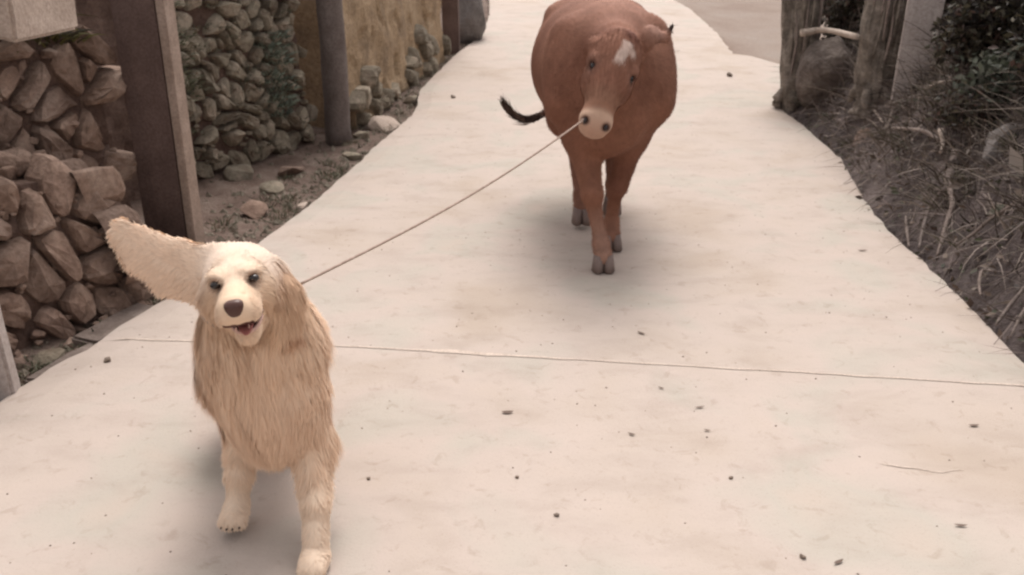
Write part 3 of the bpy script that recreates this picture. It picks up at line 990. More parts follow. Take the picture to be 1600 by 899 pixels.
stick('pair of pale splinters left of the standing chip', [(1366, 172), (1374, 184), (1380, 192)], [0.006, 0.008, 0.005], 'pale_twig', .06)
stick('long horizontal root under the board', [(1392, 200), (1420, 202), (1446, 206), (1468, 220)], [0.006, 0.012, 0.011, 0.009], 'root', .05)
stick('pale twig right of the board, topmost of the bundle', [(1438, 72), (1458, 71), (1476, 70)], [0.010, 0.009, 0.006], 'pale_twig', .1)
stick('pale twig pointing down in the bundle right of the board', [(1440, 98), (1462, 108), (1486, 122)], [0.008, 0.010, 0.005], 'pale_twig', .08)
stick('crooked twig at the bottom of the bundle right of the board', [(1442, 142), (1466, 130), (1492, 124), (1512, 108)], [0.007, 0.009, 0.008, 0.004], 'pale_twig', .08)
stick('grey twig crossing behind the bundle of pale twigs', [(1452, 118), (1478, 104), (1504, 96)], [0.007, 0.008, 0.004], 'root', .08)
stick('thin pale root ending at the path edge in the middle of the bank', [(1415, 338), (1417, 362), (1420, 386)], [0.004, 0.007, 0.004], 'root', .04, 'root', 'dry_root')
stick('two pointed stalk leaning from the lowest corner of the bank', [(1556, 508), (1576, 480), (1602, 448)], [0.004, 0.008, 0.006], 'root', .05)
stick('grey stalk beside the lowest corner of the bank', [(1578, 528), (1592, 500), (1612, 462)], [0.003, 0.006, 0.005], 'root', .05)
stick('curved root low on the bank above the lowest stalks', [(1532, 462), (1530, 440), (1536, 422), (1550, 424)], [0.004, 0.006, 0.006, 0.003], 'root', .04, 'root', 'dry_root')
stick('white knuckled root end on the upper bank', [(1470, 204), (1474, 226), (1470, 238)], [0.018, 0.012, 0.01], 'pale_twig', .06, 'root', 'dry_root')
stick('vertical pale root against the left stump', [(1222, 96), (1234, 124), (1240, 164)], [0.016, 0.011, 0.006], 'root', .1, 'root', 'dry_root')
stick('long straw slanting across the dark soil of the bank', [(1250, 178), (1290, 138), (1316, 118)], [0.003, 0.004, 0.003], 'root', .05)
stick('grey straw slanting down to the widest part of the path', [(1300, 216), (1336, 170), (1352, 150)], [0.003, 0.004, 0.003], 'root', .05)
# a leaning dead trunk and slab of rock in the upper right
p1, p2, p3 = at(1520, 120, 4.9), at(1530, 190, 4.6), on_bank(1500, 268)
o = tube('dead_tree', [p1, p2, p3], [0.06, 0.075, 0.05], M['dark_bark'], None, 14, 0.9, 2)
origin_to(o, tuple(map(float, p3)))
tag(o, 'dark dead tree stem leaning down the bank under the shrub', 'dead tree')
pr = on_bank(1568, 240)
boulder('bank_rock', (pr[0] + .05, pr[1] + .08, pr[2] - 0.02), (0.17, 0.13, 0.16), M['boulder'], 'pale grey-green rock slab set in the bank right of the dead trunk', 'rock', 11, 0.5, sub=2, cuts=7)
pr = on_bank(1345, 225)
boulder('bank_rock', (pr[0] + .06, pr[1] + .06, pr[2] - 0.06), (0.09, 0.1, 0.17), M['stone_near'], 'purple-grey upright rock below the splayed stump roots', 'rock', 14, 0.2, sub=2, cuts=7)

# dark evergreen shrubs above the bank
def shrub(label, centre, rad, n, cols, seed, leaf=(0.03, 0.06)):
    g = np.random.default_rng(seed)
    bx, by = centre[0], centre[1]
    s = empty('shrub', (bx, by, H(bx, by)))
    tag(s, label, 'shrub', 'shrubs above the right bank')
    k = 26
    cc = g.normal(size=(k, 3)); cc /= np.linalg.norm(cc, axis=1, keepdims=True)
    cc = np.array(centre) + cc * np.array(rad) * (g.uniform(0.35, 0.95, (k, 1)))
    rr = g.uniform(0.10, 0.22, k)
    j = g.integers(0, k, n)
    d = g.normal(size=(n, 3)); d /= np.linalg.norm(d, axis=1, keepdims=True)
    P = cc[j] + d * (rr[j] * g.uniform(0.3, 1.0, n) ** 0.5)[:, None]
    P[:, 2] = np.maximum(P[:, 2], s.location[2] + 0.02)
    C = pal(n, cols, g, 0.2)
    o = leaves('foliage', P - np.array(s.location), g.uniform(leaf[0], leaf[1], n), g, C, M['leaf'], s)
    o['kind'] = 'stuff'
    for i in range(5):
        e = cc[g.integers(0, k)]
        tube('stem', [(bx + g.normal(0, .04), by + g.normal(0, .04), s.location[2] - 0.05), ((bx + e[0]) / 2 + g.normal(0, .05), (by + e[1]) / 2, (s.location[2] + e[2]) / 2), tuple(e)], [0.02, 0.014, 0.006], M['bark'], s, 6, 0.3, seed + i)
dk = [lin(60, 55, 46), lin(74, 69, 56), lin(52, 46, 41), lin(88, 81, 68), lin(80, 64, 57)]
dk2 = [lin(50, 46, 38), lin(64, 59, 46), lin(42, 37, 33), lin(80, 74, 60), lin(72, 56, 50)]
shrub('dark evergreen shrub over the bank behind the board', (2.98, 5.9, .98), (0.34, 0.35, 0.28), 8000, dk2, 31)
shrub('dark shrub in the top corner above the dead tree', (2.66, 4.95, .90), (0.30, 0.3, 0.24), 8000, dk2, 32)
shrub('dense brown-green shrub at the picture edge over the rock slab', (2.62, 4.15, .80), (0.22, 0.3, 0.22), 6000, dk2, 33)
shrub('small very dark shrub hugging the stem of the dead tree', (2.34, 4.50, .52), (0.07, 0.12, 0.12), 1800, dk2, 40, (.025, .045))
shrub('tall hedge shrub outside the bank beyond the top corner', (3.6, 5.6, 1.2), (0.6, 0.6, 0.5), 6000, dk2, 41, (.05, .09))
shrub('small shrub filling the gap between the two stumps', (2.72, 7.3, .82), (0.24, 0.25, 0.34), 6000, dk, 34)
shrub('low green-leaved shrub beside the dead tree', (2.50, 4.55, 0.66), (0.12, 0.12, 0.07), 1600, [lin(66, 70, 58), lin(86, 90, 78), lin(108, 110, 100)], 35)
shrub('dull brown shrub at the lower picture edge of the bank', (2.36, 3.15, 0.50), (0.16, 0.45, 0.16), 3600, [lin(72, 62, 56), lin(88, 80, 72), lin(56, 48, 42)], 36)
shrub('dark hedge shrub behind the left stump, bordering the yard', (3.35, 8.4, .75), (0.5, 0.5, 0.5), 9000, dk, 37, (.06, .10))
shrub('far dark hedge shrub seen between the board and the top corner', (4.1, 8.2, .95), (0.7, 0.5, 0.6), 6000, dk, 38, (.05, .09))
shrub('hedge shrub at the far right, past the dark evergreen shrub', (4.6, 6.9, 1.1), (0.8, 0.6, 0.6), 7000, dk, 39, (.05, .09))

# ------------------------------------------------------------------ plants on the left
def weeds(name, label, centres, n, cols, seed, hgt=(0.05, 0.14), spread=0.05, wid=(0.004, 0.009), kind=None, cat='plant'):
    g = np.random.default_rng(seed)
    cl = np.array(centres)
    k = g.integers(0, len(cl), n)
    off = g.normal(0, spread, (n, 3)); off[:, 2] = np.abs(off[:, 2]) * .3
    P = cl[k] + off
    D = np.stack([off[:, 0] * 10 + 0.1, off[:, 1] * 10 - 0.1, 0.9 + g.normal(0, .25, n)], 1)
    Nn = np.tile(np.array([0.3, -0.9, 0.2]), (n, 1)) + g.normal(0, .4, (n, 3))
    base = cl[0]
    o = strips(name, P - base, D, g.uniform(hgt[0], hgt[1], n), g.uniform(wid[0], wid[1], n), Nn, pal(n, cols, g, 0.2), 3, curl=np.stack([g.normal(0, .3, n), g.normal(0, .3, n), -0.5 * np.ones(n)], 1), mat=M['leaf'])
    o.location = base
    tag(o, label, cat, kind=kind)
grn = [lin(92, 94, 76), lin(112, 112, 94), lin(78, 76, 60), lin(122, 112, 96)]
def fz(fr, s, t, d=0.03): return fr(s, t, d)
weeds('wall_plant', 'blue-green plant trailing from the field stone wall beside the pole', [fz(fr3, L3 - .38 + .05 * math.sin(i * 2.3), .25 + i * .055, .05) for i in range(10)], 700, [lin(96, 104, 92), lin(118, 126, 112), lin(84, 86, 74)], 41, (0.04, .09), 0.05, (0.008, 0.016))
weeds('wall_plant', 'yellow-green plant hanging from the left half of the field stone wall', [fz(fr3, .75 + .06 * math.sin(i * .6), .5 + i * .025, .05) for i in range(22)], 700, grn, 42, (0.04, .09), 0.06, (0.006, 0.014))
weeds('wall_plant', 'olive plant growing between the ledge and the gate post', [fz(fr2, L2 - .15 - .04 * i, .98 + .02 * i, -.05) for i in range(7)], 600, [lin(72, 68, 40), lin(96, 90, 54), lin(54, 48, 34)], 43, (0.06, .15), 0.06, (0.008, 0.018))
weeds('wall_moss', 'dull grey-green growth clinging to the joints of the field stone wall', [fz(fr3, .6 + random.random() * (L3 - .7), random.random() * 1.3, .015) for i in range(60)], 2600, [lin(92, 92, 76), lin(110, 108, 92), lin(100, 84, 70)], 46, (0.02, .06), 0.04, (0.004, 0.010), 'stuff', 'moss')
n = 46
cs = []
for i in range(n):
    y = random.uniform(3.4, 9.4); x = float(xl(y)) - random.uniform(0.06, 0.45)
    cs.append((x, y, H(x, y)))
weeds('verge_weeds', 'sparse grey-green weeds along the left verge', cs, 1800, grn + [lin(120, 104, 90)], 44, (0.02, .08), 0.035, (0.003, 0.008), 'stuff', 'weeds')
cs = []
for i in range(12):
    y = random.uniform(2.45, 3.15); x = float(xl(y)) - random.uniform(0.06, 0.16); cs.append((x, y, H(x, y)))
weeds('verge_moss', 'short mossy growth at the foot of the near rubble wall', cs, 700, grn, 45, (0.01, .035), 0.035, (0.004, 0.008), 'stuff', 'moss')
# grit and rubble on the verge
def grit(name, label, pts, sizes, mat, kind='stuff', cat='gravel'):
    V, Fs = [], []
    tet = np.array([(1, 0, -.4), (-.5, .9, -.4), (-.6, -.8, -.4), (.1, .1, .7), (.7, .7, .1)])
    for p, s in zip(pts, sizes):
        a = random.uniform(0, 6.28); ca_, sa_ = math.cos(a), math.sin(a)
        b = len(V)
        for t in tet:
            t = t * np.random.uniform(.7, 1.2, 3)
            V.append((p[0] + s * (t[0] * ca_ - t[1] * sa_), p[1] + s * (t[0] * sa_ + t[1] * ca_), p[2] + s * t[2] * .8))
        Fs += [(b, b + 1, b + 2), (b, b + 4, b + 1), (b + 1, b + 3, b + 2), (b + 2, b + 3, b), (b, b + 3, b + 4), (b + 1, b + 4, b + 3)]
    o = link(name, mesh_np(name, np.array(V), Fs, smooth=False), mat)
    tag(o, label, cat, kind=kind)
pts, sz = [], []
for i in range(2200):
    y = random.uniform(2.4, 10.5); x = float(xl(y)) - abs(random.gauss(0, .28)) - .0
    pts.append((x, y, H(x, y) + 0.003)); sz.append(random.choice([.008, .012, .018, .03]) * random.uniform(.6, 1.3))
grit('verge_rubble', 'small rubble and grit strewn on the left verge', pts, sz, M['stone_mid'])
pts, sz = [], []
for i in range(900):
    y = random.uniform(1.2, 11); x = random.uniform(float(xl(y)), float(xr(y)))
    pts.append((x, y, float(gz(y)) + 0.006 * nz(x, y, 0.9, 4) + 0.001)); sz.append(random.uniform(.0015, .0048))
grit('path_grit', 'tiny grit scattered over the pale path', pts, sz, M['pebble'])

# ------------------------------------------------------------------ dead leaves and pebbles one can point at on the path
def path_leaf(px, py, length, label, rot, cat='leaf', wide=0.34):
    yy = ground_y(px, py); p = at(px, py, yy)
    bm = bmesh.new()
    n = 8; rows = []
    for i in range(n + 1):
        t = i / n
        w_ = wide * length * math.sin(math.pi * min(1, t * .92 + .04)) * .5 + .0004
        x = (t - .5) * length
        zc = 0.003 + length * 0.10 * (t - .5) ** 2 * 4 * .5
        rows.append([bm.verts.new((x, -w_ + length * .12 * (t - .5) ** 2, zc - w_ * .15)), bm.verts.new((x, length * .1 * (t - .5) ** 2, zc)), bm.verts.new((x, w_, zc - w_ * .12))])
    for i in range(n):
        for k in range(2):
            bm.faces.new((rows[i][k], rows[i + 1][k], rows[i + 1][k + 1], rows[i][k + 1]))
    o = bm_obj('dead_leaf', bm, M['litter'], None, (p[0], p[1], float(gz(p[1])) + 0.002 + 0.006 * nz(p[0], p[1], 0.9, 4)), smooth=True)
    o.rotation_euler = (0, 0, rot)
    tag(o, label, cat, 'dead leaves on the path')
def path_pebble(px, py, size, label):
    yy = ground_y(px, py); p = at(px, py, yy)
    o = rock('pebble', (p[0], p[1], float(gz(p[1])) + size * .2 + 0.006 * nz(p[0], p[1], 0.9, 4)), size, M['pebble'], rnd, None, .6)
    tag(o, label, 'pebble', 'pebbles on the path')
path_leaf(793, 646, .036, 'dark curled leaf in the middle of the path, largest of the leaves', .1, wide=.5)
path_leaf(1521, 667, .032, 'small dark leaf near the right edge below the slab joint', .05)
path_leaf(360, 818, .048, 'curled dark sliver beside the raised paw of the dog', .12, wide=.32)  # dark curved sliver placed by the raised paw
path_leaf(1347, 394, .05, 'narrow leaf right of the cow, halfway to the bank', -.05, wide=.25)
path_leaf(1310, 880, .030, 'slanting leaf lowest on the path in view', .5, wide=.3)
path_leaf(1500, 826, .032, 'thin flat leaf lying low in the right corner', -.1, wide=.25)
path_leaf(1002, 523, .036, 'crooked leaf just below the shadow of the cow', -.8)
path_leaf(987, 680, .024, 'little leaf with a pale rim right of the largest leaf', -.5)
path_leaf(1033, 608, .022, 'tiny leaf just past the slab joint under the cow', -.6)
path_leaf(1093, 637, .034, 'faint narrow leaf between the joint and the little leaf', .2, wide=.22)
path_leaf(1105, 673, .02, 'faint short leaf below the faint narrow leaf', -.3)
path_leaf(1058, 80, .06, 'reddish leaf on the far path beside the right ear of the cow', .2)
path_pebble(1140, 119, .062, 'dark pebble at the far path edge by the apron')
path_pebble(168, 567, .030, 'pebble on the path below the rubble wall')
path_pebble(708, 153, .05, 'pebble on the far path left of the tail of the cow')
path_pebble(808, 748, .014, 'pebble below the largest leaf')
path_pebble(1254, 874, .020, 'round pebble near the slanting lowest leaf')
path_pebble(576, 750, .012, 'lone tiny pebble right of the legs of the dog')
path_pebble(870, 806, .016, 'pebble in the speckled patch low on the path')
path_pebble(1142, 748, .014, 'pebble right of the speckled patch')

# ------------------------------------------------------------------ signed-distance modelling for the animals
import openvdb
class Field:
    def __init__(s, lo, hi, h):
        s.lo = np.array(lo, np.float32); s.h = h
        s.n = np.ceil((np.array(hi) - np.array(lo)) / h).astype(int)
        s.a = np.full(s.n, 0.3, np.float32)
        s.ax = [s.lo[i] + np.arange(s.n[i], dtype=np.float32) * h for i in range(3)]
    def sub(s, lo, hi):
        i0 = np.clip(((np.array(lo) - s.lo) / s.h).astype(int), 0, s.n); i1 = np.clip(((np.array(hi) - s.lo) / s.h).astype(int) + 1, 0, s.n)
        sl_ = tuple(slice(a, b) for a, b in zip(i0, i1))
        return sl_, s.ax[0][sl_[0]][:, None, None], s.ax[1][sl_[1]][None, :, None], s.ax[2][sl_[2]][None, None, :]
    def merge(s, sl_, d, k, sub=False):
        a = s.a[sl_]
        if sub:
            h = np.clip(0.5 - 0.5 * (a + d) / k, 0, 1)
            s.a[sl_] = a * (1 - h) + (-d) * h + k * h * (1 - h)
        else:
            h = np.clip(0.5 + 0.5 * (a - d) / k, 0, 1)
            s.a[sl_] = a * (1 - h) + d * h - k * h * (1 - h)
    def cone(s, p, q, r1, r2, k=0.03, sub=False, flat=None):
        """tapered capsule; flat=(axis vector, factor) squashes it along that axis"""
        p, q = np.array(p, float), np.array(q, float)
        m = max(r1, r2) + k + 0.04
        sl_, X, Y, Z = s.sub(np.minimum(p, q) - m, np.maximum(p, q) + m)
        d = q - p; L2_ = d @ d + 1e-12
        ax, ay, az = X - p[0], Y - p[1], Z - p[2]
        t = np.clip((ax * d[0] + ay * d[1] + az * d[2]) / L2_, 0, 1)
        bx, by, bz_ = ax - d[0] * t, ay - d[1] * t, az - d[2] * t
        r = r1 + (r2 - r1) * t
        if flat is not None:
            nv, fk = np.array(flat[0], float), flat[1]; nv /= np.linalg.norm(nv)
            c = bx * nv[0] + by * nv[1] + bz_ * nv[2]
            dist = np.sqrt(bx ** 2 + by ** 2 + bz_ ** 2 + c ** 2 * (fk ** 2 - 1))
            # fk > 1 squashes along nv
            D_ = (dist - r)
            D_ = np.where(D_ < 0, D_ / fk, D_)
        else:
            D_ = np.sqrt(bx ** 2 + by ** 2 + bz_ ** 2) - r
        s.merge(sl_, D_.astype(np.float32), k, sub)
    def ell(s, c, r, R=None, k=0.03, sub=False):
        c, r = np.array(c, float), np.array(r, float)
        m = r.max() + k + 0.04
        sl_, X, Y, Z = s.sub(c - m, c + m)
        a, b, e = X - c[0], Y - c[1], Z - c[2]
        if R is not None:
            R = np.array(R)                                # rows = local axes
            a, b, e = (R[0, 0] * a + R[0, 1] * b + R[0, 2] * e), (R[1, 0] * a + R[1, 1] * b + R[1, 2] * e), (R[2, 0] * a + R[2, 1] * b + R[2, 2] * e)
        k0 = np.sqrt((a / r[0]) ** 2 + (b / r[1]) ** 2 + (e / r[2]) ** 2)
        k1 = np.sqrt((a / r[0] ** 2) ** 2 + (b / r[1] ** 2) ** 2 + (e / r[2] ** 2) ** 2) + 1e-6
        s.merge(sl_, (k0 * (k0 - 1) / k1).astype(np.float32), k, sub)
    def mesh(s, name):
        g = openvdb.FloatGrid(0.3)
        g.copyFromArray(s.a)
        P, T, Q = None, None, None
        res = g.convertToPolygons(isovalue=0.0)
        P = res[0]; Q = res[-1]
        V = P * s.h + s.lo
        me = mesh_np(name, V, Q[:, ::-1] if FLIP else Q)
        return me
FLIP = False

def verts_of(me):
    a = np.empty(len(me.vertices) * 3, np.float32); me.vertices.foreach_get('co', a); a = a.reshape(-1, 3)
    b = np.empty(len(me.vertices) * 3, np.float32); me.vertices.foreach_get('normal', b)
    return a, b.reshape(-1, 3)

def frame_of(f, r):
    f = np.array(f, float); f /= np.linalg.norm(f)
    r = np.array(r, float); r -= f * (r @ f); r /= np.linalg.norm(r)
    n = np.cross(f, r)
    if n[2] < 0: n = -n
    return f, r, n

def blend(C, col, m):
    return C * (1 - m[:, None]) + np.array(col[:3])[None, :] * m[:, None]
def ball(Vt, c, r, soft=0.4):
    d = np.linalg.norm(Vt - np.array(c), axis=1)
    return 1 - np.clip((d / r - (1 - soft)) / (2 * soft), 0, 1)
def uv_sphere(name, c, r, mat, parent, R=None, seg=16):
    bm = bmesh.new(); bmesh.ops.create_uvsphere(bm, u_segments=seg, v_segments=seg // 2 + 2, radius=1)
    for v in bm.verts:
        q_ = np.array([v.co.x * r[0], v.co.y * r[1], v.co.z * r[2]])
        if R is not None: q_ = np.array(R).T @ q_
        v.co = Vector(q_)
    me = bpy.data.meshes.new(name); bm.to_mesh(me); bm.free()
    me.polygons.foreach_set('use_smooth', np.ones(len(me.polygons), dtype=bool))
    o = link(name, me, mat, parent)
    o.location = np.array(c) - (np.array(parent.location) if parent is not None else 0)
    return o

def body_obj(name, field, origin, parent, mat, colfn):
    res = None
    g = openvdb.FloatGrid(0.3); g.copyFromArray(field.a)
    res = g.convertToPolygons(isovalue=0.0)
    V = res[0] * field.h + field.lo; Q = res[-1]
    a, b, c = V[Q[:, 0]], V[Q[:, 1]], V[Q[:, 2]]
    if np.einsum('ij,ij->i', a - V.mean(0), np.cross(b - a, c - a)).sum() < 0: Q = Q[:, ::-1]
    # light relaxation removes the voxel steps
    for it in range(3):
        S = np.zeros_like(V); Cn = np.zeros(len(V))
        for k in range(4):
            for l in (1, 3):
                np.add.at(S, Q[:, k], V[Q[:, (k + l) % 4]]); np.add.at(Cn, Q[:, k], 1)
        V = V * 0.4 + 0.6 * S / Cn[:, None]
    me = mesh_np(name, V - np.array(origin), Q)
    _, Nr = verts_of(me)
    C = colfn(V, Nr)
    set_col(me, C)
    o = link(name, me, mat, parent)
    return o, V, Nr, C, Q

def sample(V, Nr, C, Q, n, g, weight=None):
    a, b, c, d = (V[Q[:, i]] for i in range(4))
    A = np.linalg.norm(np.cross(c - a, d - b), axis=1) * 0.5
    if weight is not None: A = A * weight((a + b + c + d) / 4)
    f = g.choice(len(Q), n, p=A / A.sum())
    u, v = g.random((2, n, 1))
    P = (a[f] * (1 - u) + b[f] * u) * (1 - v) + (d[f] * (1 - u) + c[f] * u) * v
    Nn = Nr[Q[f]].mean(1); Nn /= np.linalg.norm(Nn, axis=1, keepdims=True) + 1e-9
    return P, Nn, C[Q[f, 0]]

# ------------------------------------------------------------------ the cow
M['cow_coat'] = attr_mat('cow_coat', 0.75, 130, 0.35, 0.004, spec=0.12, var=(9, 0.12))
M['hoof'] = flat_mat('hoof_horn', lin(128, 112, 106), 0.65)
M['dark_wet'] = flat_mat('dark_wet_nose', lin(40, 28, 26), 0.3, 0.5)
M['eye'] = flat_mat('dark_eye', lin(28, 18, 16), 0.12, 0.6)
M['black_hair'] = attr_mat('dark_tail_hair', 0.6, spec=0.3)
cow = empty('cow', (0.43, 4.2, 0))
tag(cow, 'brown cow with a white forehead blaze trotting on a lead along the path', 'cow')
CO = np.array(cow.location)
cf = Field((-0.02, 3.08, 0.02), (0.92, 5.32, 1.20), 0.0075)
# barrel, shoulders, rump, brisket
cf.ell((.430, 4.42, .790), (.335, .62, .318), k=.05)
cf.ell((.425, 4.02, .775), (.275, .34, .290), k=.12)
cf.ell((.430, 4.82, .815), (.285, .34, .285), k=.12)
cf.cone((.425, 3.92, .97), (.43, 4.9, 1.02), .10, .09, .10)
cf.ell((.405, 3.83, .640), (.135, .17, .165), k=.10)
# neck, broad, falling from the withers to the poll, dewlap below
cf.cone((.425, 4.02, .90), (.420, 3.66, .955), .165, .095, .07)
cf.cone((.420, 3.95, .74), (.385, 3.58, .82), .12, .065, .07)
# head in its own frame
poll, muz = np.array((.425, 3.54, .990)), np.array((.322, 3.345, .730))
hf, hr, hn = frame_of(muz - poll, (.90, -.12, -.38))
KU = 0.89
hp = lambda u, v, w_: poll + hf * (u * KU) + hr * v + hn * w_
HR = np.array([hf, hr, hn])
cf.ell(hp(.055, 0, -.035), (.11, .098, .085), HR, k=.05)
cf.ell(hp(.15, 0, -.045), (.12, .088, .078), HR, k=.04)
cf.cone(hp(.16, 0, -.045), hp(.34, 0, -.047), .076, .056, .04)
cf.ell(hp(.380, 0, -.048), (.050, .061, .052), HR, k=.04)
cf.ell(hp(.400, 0, -.075), (.034, .052, .040), HR, k=.02)
cf.cone(hp(.12, 0, -.125), hp(.33, 0, -.085), .060, .040, .04)      # jaw
cf.ell(hp(.16, .055, -.095), (.075, .045, .055), HR, k=.03)
cf.ell(hp(.16, -.055, -.095), (.075, .045, .055), HR, k=.03)
for sgn in (1, -1):
    cf.ell(hp(.118, sgn * .076, -.004), (.026, .024, .022), HR, k=.02)      # brow
    cf.ell(hp(.15, sgn * .082, -.004), (.017, .012, .013), HR, k=.006, sub=True)
    cf.ell(hp(.402, sgn * .044, -.016), (.018, .010, .014), HR, k=.008, sub=True)
    cf.ell(hp(.388, sgn * .040, -.025), (.034, .024, .026), HR, k=.015)
    cf.ell(hp(.408, sgn * .040, -.010), (.017, .009, .014), HR, k=.006, sub=True)
cf.ell(hp(-.015, 0, -.02), (.035, .07, .045), HR, k=.03)
cf.cone(hp(.02, 0, -.02), hp(.30, 0, -.008), .055, .036, .03)
# shoulder blades, points of the shoulder, ribs and hook bones
cf.cone((.250, 4.00, .97), (.225, 3.86, .70), .075, .085, .07)
cf.cone((.605, 4.02, .97), (.620, 3.88, .70), .075, .080, .07)
cf.ell((.345, 3.78, .66), (.07, .07, .11), k=.06)
cf.ell((.480, 3.78, .66), (.07, .07, .11), k=.06)
cf.cone((.43, 3.95, 1.03), (.43, 4.75, 1.065), .04, .04, .06)
cf.ell((.250, 4.78, 1.0), (.07, .08, .05), k=.06); cf.ell((.610, 4.78, 1.0), (.07, .08, .05), k=.06)
cf.cone((.410, 3.80, .84), (.395, 3.62, .76), .035, .028, .04)
# ears: picture-right one held out, tip turned up; the other folded down in front of the shoulder
cf.cone(hp(.02, .08, -.05), (.545, 3.60, 1.012), .026, .036, .02, flat=(hn, 2.0))
cf.cone((.545, 3.60, 1.012), (.612, 3.63, .994), .040, .020, .015, flat=(hn, 2.2))
cf.cone((.606, 3.64, .990), (.636, 3.65, 1.040), .018, .009, .012)
cf.cone(hp(.03, -.08, -.05), (.325, 3.56, .975), .026, .032, .02, flat=(hn, 1.8))
cf.cone((.325, 3.56, .975), (.300, 3.51, .915), .034, .014, .015, flat=(hn, 2.0))
# front legs
cf.cone((.330, 3.90, .74), (.312, 3.87, .55), .125, .082, .08)
cf.cone((.312, 3.87, .55), (.348, 3.76, .335), .078, .044, .04)
cf.ell((.350, 3.745, .320), (.044, .046, .052), k=.03)
cf.cone((.352, 3.75, .31), (.388, 3.715, .13), .034, .028, .025)
cf.ell((.391, 3.705, .118), (.035, .038, .036), k=.02)
cf.cone((.391, 3.705, .118), (.399, 3.675, .065), .034, .042, .015)
cf.cone((.535, 3.94, .74), (.520, 3.93, .54), .125, .080, .08)
cf.cone((.525, 3.93, .54), (.490, 3.95, .32), .074, .043, .04)
cf.ell((.478, 3.945, .305), (.043, .045, .052), k=.03)
cf.cone((.477, 3.955, .30), (.469, 4.01, .13), .034, .027, .025)
cf.ell((.468, 4.00, .118), (.034, .037, .036), k=.02)
cf.cone((.468, 4.00, .118), (.467, 3.97, .065), .033, .041, .015)
# hind legs gathered under the belly
cf.cone((.300, 4.80, .72), (.285, 4.62, .50), .165, .105, .09)
cf.cone((.285, 4.62, .50), (.340, 4.82, .36), .088, .048, .04)
cf.cone((.340, 4.82, .37), (.350, 4.42, .15), .046, .030, .03)
cf.ell((.350, 4.40, .138), (.036, .038, .036), k=.02)
cf.cone((.350, 4.395, .135), (.352, 4.335, .085), .034, .042, .015)
cf.cone((.570, 4.80, .72), (.590, 4.66, .50), .165, .105, .09)
cf.cone((.590, 4.66, .50), (.555, 4.92, .38), .088, .048, .04)
cf.cone((.555, 4.92, .38), (.535, 4.62, .16), .046, .030, .03)
cf.ell((.533, 4.60, .148), (.036, .038, .036), k=.02)
cf.cone((.533, 4.595, .14), (.528, 4.54, .07), .031, .036, .015)
# tail swung out sideways
tp = [(.43, 5.13, .98), (.40, 5.24, .85), (.33, 5.22, .62), (.24, 5.08, .49), (.165, 5.00, .440)]
for a, b, r1, r2 in zip(tp[:-1], tp[1:], (.04, .03, .024, .02), (.03, .024, .02, .016)): cf.cone(a, b, r1, r2, .02)
# udder-side belly fold
cf.ell((.43, 4.60, .50), (.16, .2, .08), k=.08)

def cow_col(V, Nr):
    n1 = np.array([mnoise.noise(Vector((float(v[0]) * 4, float(v[1]) * 4, float(v[2]) * 4))) for v in V])
    C = np.tile(np.array(lin(139, 98, 80)[:3]), (len(V), 1))
    C = blend(C, lin(117, 79, 65), np.clip(0.5 + n1, 0, 1) * .7)
    C = blend(C, lin(156, 120, 106), np.clip((V[:, 2] - .98) / .14, 0, 1) * (V[:, 1] > 3.7) * .6)  # skylight on the back put into the coat colour
    C = blend(C, lin(146, 110, 94), np.clip((0.22 - V[:, 2]) / .14, 0, 1) * .6)           # greyer shanks
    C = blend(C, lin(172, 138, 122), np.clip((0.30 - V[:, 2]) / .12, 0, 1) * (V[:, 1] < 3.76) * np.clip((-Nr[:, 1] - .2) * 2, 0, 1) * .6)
    # muzzle ring
    u = (V - poll) @ hf / KU; vv = (V - poll) @ hr; ww = (V - poll) @ hn
    head = (np.abs(vv) < .16) & (V[:, 1] < 3.62) & (V[:, 2] > .64)
    mz = np.clip((u - .335 + .02 * n1) / .03, 0, 1) * head
    C = blend(C, lin(154, 112, 94), head * np.clip((.02 + u) / .03, 0, 1) * np.clip((.13 - np.abs(vv)) / .02, 0, 1) * (1 - mz) * .45)
    C = blend(C, lin(184, 154, 134), mz)
    C = blend(C, lin(160, 128, 114), ball(V, hp(.425, 0, -.045), .045, .8) * .7)
    C = blend(C, lin(96, 66, 58), (np.abs(ww + .080) < .004) * (u > .34) * head * .7)
    C = blend(C, lin(150, 116, 96), np.clip((u - .22) / .06, 0, 1) * (1 - mz) * head * .5)
    # blaze: an irregular white patch high on the forehead, wider on top
    nn = 0.012 * n1
    bl = (np.clip((.016 - np.abs(vv - .015 - (u - .07) * -.18) + nn + np.clip((.05 - u), 0, .05) * .3) / .008, 0, 1)) * np.clip((u - .015) / .01, 0, 1) * np.clip((.135 + nn - u) / .03, 0, 1) * (ww > -.03)
    bl2 = ball(V, hp(.062, .046, .03), .017, .4) * (ww > -.03)
    C = blend(C, lin(208, 186, 174), np.clip(bl + bl2, 0, 1) * head)
    # lighter eye rim and poll hair shadow painted dark
    C = blend(C, lin(92, 56, 48), ball(V, hp(-.03, .03, .03), .035, .6) * .7)
    for sg in (1, -1):
        C = blend(C, lin(152, 116, 102), ball(V, hp(.15, sg * .080, -.008), .036, .6) * .55)
        C = blend(C, lin(60, 38, 34), ball(V, hp(.15, sg * .078, -.006), .021, .4) * .9)
        C = blend(C, lin(70, 46, 42), ball(V, hp(.405, sg * .042, -.008), .017, .4))
    C = blend(C, lin(44, 32, 30), ball(V, (.634, 3.65, 1.036), .028, .4))
    C = blend(C, lin(172, 136, 122), ball(V, (.560, 3.61, 1.025), .050, .6) * .8)
    C = blend(C, lin(84, 54, 46), ball(V, (.570, 3.61, .975), .024, .6) * .8)
    tl = np.clip((.25 - V[:, 0]) / .06, 0, 1) * (V[:, 1] > 4.9) * (V[:, 2] < .55)
    C = blend(C, lin(60, 44, 40), tl * .8)
    return C
